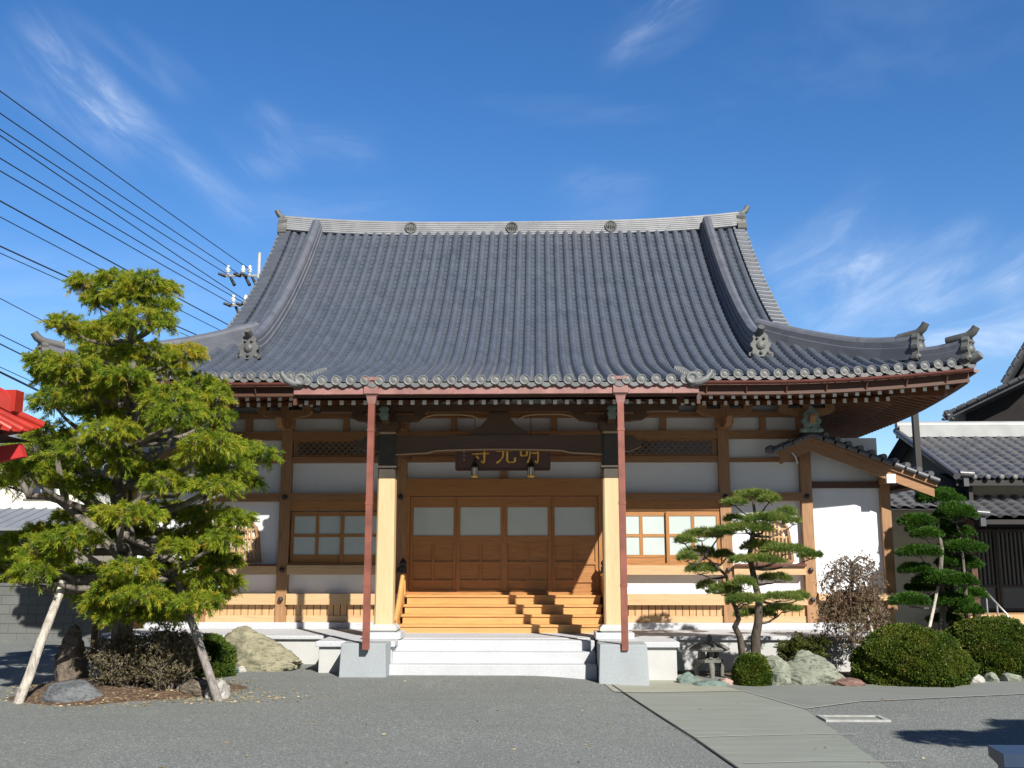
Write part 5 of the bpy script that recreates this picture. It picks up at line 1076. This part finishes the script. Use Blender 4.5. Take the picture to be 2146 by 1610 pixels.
# ---- shrubs
def leaf_shell(c, rx, ry, rz, n, L, W, nb, seed, spread=.5, rough=.07, zmin=-.25):
    d = unit(RNG.normal(0, 1, (int(n * 1.8), 3))); d = d[d[:, 2] > zmin][:n]
    f = np.abs(d) ** .85 * np.sign(d); f = unit(f) if False else d
    s = 1 + rough * lumps(d, 3.2, seed) + rough * .5 * lumps(d, 9, seed + 2) + RNG.normal(0, .018, len(d))
    P = c + f * s[:, None] * np.array([rx, ry, rz]); return P, unit(d / np.array([rx, ry, rz])), d
def dome(name, label, c, rx, ry, h, mat, n, L=.045, W=.022, nb=5, seed=1., tint0=.38, rough=.11, cat='shrub', group=None):
    c = np.array(c, float); t = thing(name, c, label, cat, group); cz = c + np.array([0, 0, h * .30])
    P, N, d = leaf_shell(cz, rx, ry, h * .70, n, L, W, nb, seed, rough=rough, zmin=-.42)
    P[:, 2] = np.maximum(P[:, 2], c[2] + .02); V1, T1 = blades(P, N, nb, L, W, .7, .1, tint0 + .25 * lumps(P, 5, seed) + .12 * lumps(P, 16, seed), .18)
    b = MB(); k = 20; prof = [(max(.02, rx * .93 * math.cos(a)), h * .30 + h * .70 * .93 * math.sin(a)) for a in np.linspace(-.42, 1.55, 12)]
    V = [(c[0] + r * math.cos(2 * math.pi * j / k), c[1] + r * ry / rx * math.sin(2 * math.pi * j / k), max(c[2] + z, c[2] - .02)) for r, z in prof for j in range(k)]
    b.add(V, [(i * k + j, i * k + (j + 1) % k, (i + 1) * k + (j + 1) % k, (i + 1) * k + j) for i in range(len(prof) - 1) for j in range(k)], 0, True)
    kk = max(20, n // 90); dv = unit(RNG.normal(0, 1, (kk, 3))); dv[:, 2] = np.abs(dv[:, 2]); sp = cz + dv * np.array([rx, ry, h * .7]) * RNG.uniform(1.0, 1.07, (kk, 1))
    V2, T2 = blades(sp, unit(dv + np.array([0, 0, .6])), 7, L * 1.25, W, .5, 0, np.full(kk, tint0 + .2), .2); quads('foliage', np.concatenate([V1, V2]), mat, t, np.concatenate([T1, T2]))
    o = b.build('inner_branches', mat_plain(name + '_twigs', (.03, .035, .012), .9, .4, 20), t)
    b = MB()
    for j in range(5): a = j * 1.26; b.tube([(c[0] + .05 * math.cos(a), c[1] + .05 * math.sin(a), c[2] - .05), (c[0] + rx * .3 * math.cos(a), c[1] + ry * .3 * math.sin(a), c[2] + h * .4)], [.02, .012], 6)
    b.build('stem', BARK, t); return t
def gp(px, py, D): p = at(px, py, D); return (p[0], D, gz(p[0]))
dome('clipped_azalea', 'largest round clipped azalea, in front of the maple', gp(1910, 1400, 15.55), .80, .68, .80, LF_DOME, 22000, L=.032, W=.018, seed=1., group='round clipped azaleas')
dome('clipped_azalea', 'round clipped azalea cut by the right edge of the view', gp(2084, 1390, 16.75), .78, .66, .86, LF_DOME, 19000, L=.032, W=.018, seed=2.2, tint0=.34, group='round clipped azaleas')
dome('clipped_azalea', 'small round clipped azalea at the foot of the pruned pine', gp(1577, 1408, 15.2), .25, .22, .42, LF_DOME, 3200, seed=3.1, tint0=.36, L=.04, W=.02, group='round clipped azaleas')
dome('round_shrub', 'dark round shrub beside the big ochre rock', gp(437, 1380, 15.2), .37, .34, .56, LF_DOME, 3600, seed=4.4, tint0=.2, L=.045)
dome('low_dark_shrub', 'low blackish shrub between the maple and the cloud pruned tree', gp(1888, 1310, 17.9), .46, .36, .55, LF_DRK, 2600, seed=5., tint0=.4, rough=.16, L=.05)
dome('hedge_bush', 'dark green bush above the block wall at the left', (-12.7, 22.35, 0), .95, .5, 2.05, LF_TALL, 4500, seed=7., tint0=.25, L=.08, W=.04, rough=.15)
dome('hedge_bush', 'dull green bush behind the block wall and pine limbs', (-10.6, 22.5, 0), 1.0, .45, 2.0, LF_GRN, 4500, seed=8., tint0=.2, L=.08, W=.04, rough=.15)
def open_shrub(name, label, c, rx, ry, h, leafmat, barkmat, stems, nleaf, L, W, seed, flat=.5, tint0=.4, bare=False, group=None):
    c = np.array(c, float); t = thing(name, c, label, 'shrub', group); b = MB(); tips = []
    rs = random.Random(seed)
    for i in range(stems):
        a = rs.uniform(0, 2 * math.pi); r = math.sqrt(rs.random()); e = Vector((c[0] + rx * r * math.cos(a) * .85, c[1] + ry * r * math.sin(a) * .85, c[2] + h * (1 - .45 * r * r) * rs.uniform(.75, 1)))
        s = Vector((c[0] + .12 * rx * math.cos(a), c[1] + .12 * ry * math.sin(a), c[2] - .03)); m = s.lerp(e, .5) + Vector((rs.uniform(-.06, .06), rs.uniform(-.06, .06), -.05 * h))
        b.tube([s, m, e], [.014, .009, .004], 5); 
        for k in range(6):
            u = rs.uniform(.35, 1); p = s.lerp(m, u * 2) if u < .5 else m.lerp(e, u * 2 - 1); q = p + Vector((rs.uniform(-1, 1) * .16, rs.uniform(-1, 1) * .16, rs.uniform(.02, .16))); b.tube([p, q], [.006, .0025], 4, caps=False); tips.append(q)
            for _ in range(2):
                w = q + Vector((rs.uniform(-1, 1) * .07, rs.uniform(-1, 1) * .07, rs.uniform(.0, .08))); b.tube([q, w], [.003, .0015], 3, caps=False); tips.append(w)
    b.build('branches', barkmat, t)
    tp = np.array([tuple(v) for v in tips]); idx = RNG.integers(0, len(tp), nleaf); P = tp[idx] + RNG.normal(0, .025, (nleaf, 3))
    N = unit(RNG.normal(0, .6, (nleaf, 3)) + np.array([0, 0, .7])); V, T = blades(P, N, 4, L, W, .6, .1, tint0 + .2 * lumps(P, 7, seed), .2); quads('foliage', V, leafmat, t, T); return t
open_shrub('dry_azalea', 'brownish twiggy azalea left of the grey prop on the mound', gp(256, 1432, 13.0), .40, .32, .70, LF_DRY, BARKG, 64, 4200, .035, .014, 1, group='brown azaleas on the mound')
open_shrub('dry_azalea', 'taller brownish azalea right of the trunk on the mound', gp(352, 1434, 13.0), .42, .34, .80, LF_DRY, BARKG, 64, 5200, .035, .015, 2, tint0=.5, group='brown azaleas on the mound')
open_shrub('loose_shrub', 'yellow green loose shrub behind the grey green rock', gp(1686, 1362, 16.5), .44, .36, .55, LF_GRN, BARK, 26, 2600, .045, .022, 3, tint0=.45)
def maple():
    c = np.array(gp(1782, 1378, 16.3)); t = thing('weeping_maple', c, 'weeping bronze leaved maple in front of the white wing wall', 'tree'); b = MB(); rs = random.Random(5)
    b.tube([(c[0] + .05, c[1], c[2] - .05), at(1787, 1330, 16.3), at(1780, 1260, 16.3), at(1788, 1210, 16.3), at(1782, 1172, 16.3)], [.045, .04, .035, .03, .012], 8)
    pts = []
    for i in range(120):
        a = rs.uniform(0, 2 * math.pi); low = i % 2; ca, sa = math.cos(a), math.sin(a) * .8
        hub = Vector(at(1784, rs.uniform(1180, 1230) if not low else rs.uniform(1240, 1285), 16.3)); r = rs.uniform(.24, .50) if not low else rs.uniform(.12, .56); L = rs.uniform(.1, .42) if not low else rs.uniform(.2, .62)
        q = [hub + Vector((ca * r * .45, sa * r * .45, .11 * (1 - low * .4))), hub + Vector((ca * r * .85, sa * r * .85, .06)), hub + Vector((ca * r * 1.0, sa * r * 1.0, -L * .45)), hub + Vector((ca * r * 1.04, sa * r * 1.04, -L))]
        for v in q: v.z = max(v.z, c[2] + .2)
        b.tube([hub] + q, [.008, .006, .0045, .003, .0015], 4, caps=False)
        for _ in range(13 if not low else 55):
            u = min(2.99, rs.uniform(.0, 3.0)); j = int(u); w = q[j].lerp(q[j + 1], u - j); g = .045 if not low else .06; pts.append((w.x + rs.gauss(0, g), w.y + rs.gauss(0, g), max(c[2] + .12, w.z + rs.gauss(0, g * .8))))
    b.build('trunk', BARKG, t); P = np.array(pts)
    N = unit(RNG.normal(0, .6, P.shape) + np.array([0, 0, -.25])); V, T = blades(P, N, 4, .045, .016, .8, .3, .32 + .25 * lumps(P, 5, 1.) + .2 * (P[:, 2] < 1.0), .2); quads('crown', V, LF_MAPLE, t, T)
maple()
def edge_tree():
    # pine standing to the right of the view; its boughs throw the shadow on the path
    t = thing('roadside_pine', (8.6, 6.4, -.1), 'pine outside the right edge throwing its shadow on the path', 'tree'); b = MB(); b.tube([(8.8, 6.6, -.15), (8.5, 6.4, 1.6), (8.7, 6.3, 2.9), (8.7, 6.35, 3.9)], [.16, .13, .10, .04], 10)
    for i, (x, y, z, r, h) in enumerate(((7.0, 6.5, 3.25, .5, .14), (7.7, 6.25, 3.35, .55, .16), (8.4, 6.35, 3.5, .7, .2), (7.9, 5.95, 3.3, .5, .14), (9.1, 6.5, 3.6, .7, .22), (8.75, 6.35, 3.95, .5, .22))):
        c = np.array((x, y, z)); P, N, d = pad_points(c, r, r * .7, h, int(900 * r), i * 1.1, -.1); V, T = blades(P, N, 10, .12, .02, .6, 0, .4 + .2 * lumps(P, 5, 1.)); quads('foliage_pad', V, LF_PINE, t, T); limb(b, (8.6, 6.35, z - .4), c - np.array((0, 0, h * .4)), .05, .015)
    b.build('trunk', BARK, t)
edge_tree()

def litter():
    n = 900; a = RNG.uniform(0, 2 * math.pi, n); r = RNG.normal(1.02, .13, n); P = np.stack([-4.8 + 1.42 * r * np.cos(a), 13.5 + 1.35 * r * np.sin(a), np.zeros(n)], 1)
    k = RNG.uniform(0, 1, n) < .3; P[k, 0] = -3.3 + RNG.normal(0, .5, k.sum()); P[k, 1] = 12.75 + RNG.normal(0, .3, k.sum())
    q = 140; P = np.concatenate([P, np.stack([RNG.uniform(-7, 6, q), RNG.uniform(8, 15.2, q), np.zeros(q)], 1)])
    P[:, 2] = [max(gz(x), .17 * (1 - ((x + 4.8) / 1.42) ** 2 - ((y - 13.5) / 1.35) ** 2)) + .012 for x, y, _ in P]
    N = unit(RNG.normal(0, 1, P.shape) * np.array([1, 1, .12])); V, T = blades(P, N, 1, .045, .018, .05, 0, RNG.uniform(.2, 1, len(P)), .1); V = V.reshape(-1, 4, 3)
    o = quads('fallen_leaves', V.reshape(-1, 3), LF_LIT, None, T); o['kind'] = 'stuff'; o['label'] = 'small pale fallen leaves scattered round the mound'; o['category'] = 'leaves'
LF_LIT = mk_leaf('fallen_leaf', [(.10, .07, .035), (.25, .19, .09), (.42, .36, .22)], .05)
litter()

# ------------------------------------------------------------------ rocks
def rock(name, label, c, sx, sy, sz, mat, seed, cuts=14, rough=.10, group=None, cat='rock', lean=0., fall=0.):
    import bmesh as _b
    rs = random.Random(seed); bm = _b.new(); _b.ops.create_icosphere(bm, subdivisions=5, radius=1)
    planes = [(Vector((rs.gauss(0, 1), rs.gauss(0, 1), rs.gauss(.2, 1))).normalized(), rs.uniform(.62, .92)) for _ in range(cuts)]
    for v in bm.verts:
        p = v.co.copy()
        for n, d in planes:
            e = p.dot(n) - d
            if e > 0: p -= n * e * .92
        q = p * 2.1 + Vector((seed, 0, 0)); p *= 1 + rough * noise.noise(q) + rough * .55 * noise.noise(q * 3) + rough * .3 * noise.noise(q * 7)
        if p.z < -.35: p.z = -.35
        p.z = -.35 + (p.z + .35) * (1 - fall * max(0, min(1, (p.x + .15) / 1.1)))
        v.co = Vector((p.x * sx + lean * (p.z + .35) * sx, p.y * sy, (p.z + .35) / 1.2 * sz))
    for f in bm.faces: f.smooth = True
    me = bpy.data.meshes.new(name); bm.to_mesh(me); bm.free(); me.materials.append(mat); o = bpy.data.objects.new(name, me); COL.objects.link(o)
    o.location = (c[0], c[1], c[2] - .03); o.rotation_euler.z = 0; return tag(o, label, cat, group)
rock('garden_rock', 'big ochre and green rock left of the stone base', gp(540, 1395, 16.25), .95, .5, .66, RK_Y, 11, 18, .2, lean=-.06, fall=.75)
rock('garden_rock', 'dark slate coloured flat rock at the front of the mound', gp(157, 1468, 12.45), .42, .3, .28, RK_D, 5, 10, .06)
rock('garden_rock', 'upright brown weathered rock behind the dark flat rock', gp(146, 1415, 14.0), .24, .2, .72, RK_B, 23, 10, .16)
rock('garden_rock', 'grey brown rock at the foot of the grey prop', gp(418, 1452, 13.0), .24, .2, .26, RK_B, 31, 12, .14)
rock('garden_rock', 'pale weathered rock right of the grey prop foot', gp(455, 1462, 12.75), .17, .2, .22, RK_W, 37, 12, .14)
rock('garden_rock', 'small teal block beside the ochre rock', gp(474, 1408, 15.6), .19, .16, .17, RK_T, 41, 6, .04)
rock('garden_rock', 'small white stone in front of the ochre rock', gp(505, 1402, 15.8), .10, .09, .10, RK_W, 43)
rock('garden_rock', 'large grey green rock right of the small azalea', gp(1690, 1412, 15.5), .60, .4, .43, RK_G, 52, 15, .14, lean=.05, fall=.3)
rock('garden_rock', 'narrow slanting grey green rock against the large one', gp(1628, 1412, 15.3), .24, .24, .40, RK_G, 57, 12, .12)
rock('garden_rock', 'flat red brown rock before the largest azalea', gp(1772, 1420, 15.2), .27, .2, .13, RK_R, 61)
rock('garden_rock', 'rounded teal rock next to the stone base corner', gp(1437, 1412, 15.4), .17, .14, .18, RK_T, 63, 8, .06)
rock('garden_rock', 'flat teal rock beside the pink stones', gp(1488, 1418, 15.1), .27, .14, .10, RK_T, 67)
rock('garden_rock', 'pink stone left of the small azalea', gp(1521, 1416, 15.2), .15, .12, .13, RK_P, 71)
for i, (px, py, D, w, m, lab) in enumerate(((2042, 1418, 15.6, .15, RK_W, 'whitest kerb stone below the right hand azalea'), (2076, 1416, 15.7, .11, RK_G, 'small greenish kerb stone beside the whitest one'), (2118, 1414, 15.75, .17, RK_G, 'long grey kerb stone under the right hand azalea'), (2012, 1422, 15.4, .13, RK_G, 'low kerb stone right of the largest azalea'))):
    rock('kerb_stone', lab, gp(px, py, D), w, .12, .15, m, 80 + i, 9, .07, group='kerb stones of the garden bed', cat='stone')
def lantern():
    p = gp(1488, 1392, 16.2); t = thing('stone_lantern', p, 'small low stone lantern on three legs in the pine shade', 'stone lantern'); x, y, z = p
    b = MB(); b.lathe((x, y, z + .40), [(.30, 0), (.32, .03), (.22, .09), (.08, .13), (.03, .15)], 6, 0, False); b.build('roof', LANT, t)
    b = MB(); b.lathe((x, y, z + .55), [(.03, 0), (.05, .03), (.035, .07), (.005, .10)], 8); b.build('finial', LANT, t)
    b = MB()
    for k in range(6): a = math.pi * k / 3 + .5; b.bar((x + .12 * math.cos(a), y + .12 * math.sin(a), z + .28), (x + .12 * math.cos(a), y + .12 * math.sin(a), z + .40), .05, .05)
    b.lathe((x, y, z + .27), [(.14, 0), (.14, .02)], 6); b.build('light_chamber', LANT, t)
    b = MB(); b.lathe((x, y, z + .20), [(.14, 0), (.22, .03), (.22, .07)], 6, 0, False); b.build('tray', LANT, t)
    for k in range(3): a = 2.09 * k + .5; b = MB(); b.tube([(x + .14 * math.cos(a), y + .14 * math.sin(a), z + .22), (x + .22 * math.cos(a), y + .22 * math.sin(a), z + .14), (x + .22 * math.cos(a), y + .22 * math.sin(a), z - .04)], [.05, .045, .035], 6); b.build('leg', LANT, t)
lantern()
def drain():
    a, c, d, e = [ground(*p) for p in ((1733, 1505), (1816, 1502), (1845, 1511), (1762, 1513))]; z = gz(4.0); cx, cy = (a[0] + d[0]) / 2, (a[1] + d[1]) / 2
    t = thing('drain_cover', (cx, cy, z), 'square metal framed drain cover set in the pavement', 'drain cover')
    w, h = .36, .19; b = MB()
    for (x0, x1, y0, y1) in ((-w, w, -h, -h + .05), (-w, w, h - .05, h), (-w, -w + .06, -h + .05, h - .05), (w - .06, w, -h + .05, h - .05)): b.box(cx + x0, cx + x1, cy + y0, cy + y1, z - .02, z + .022)
    b.build('frame', DRAINF, t); b = MB(); b.box(cx - w + .06, cx + w - .06, cy - h + .05, cy + h - .05, z - .02, z + .010); b.build('cover', PATHM, t)
drain()
def corner_box():
    p = at(2065, 1568, 6.6); t = thing('storage_box', (p[0] + .5, 6.7, -.1), 'shaded dark blue box with overhanging lid at the bottom right corner', 'box')
    x, z = p[0] + .10, .485
    b = MB(); b.prism([(6.58, z), (6.8, z + .015), (6.8, z - .05), (6.60, z - .10), (6.58, z - .08)], 'x', x, x + 1.1); b.build('lid', BOXSHADE, t)  # shade on the box is put into its dark blue colour
    b = MB(); b.box(x + .05, x + 1.05, 6.64, 6.79, -.12, z - .07); b.build('body', BOXSHADE, t)
corner_box()
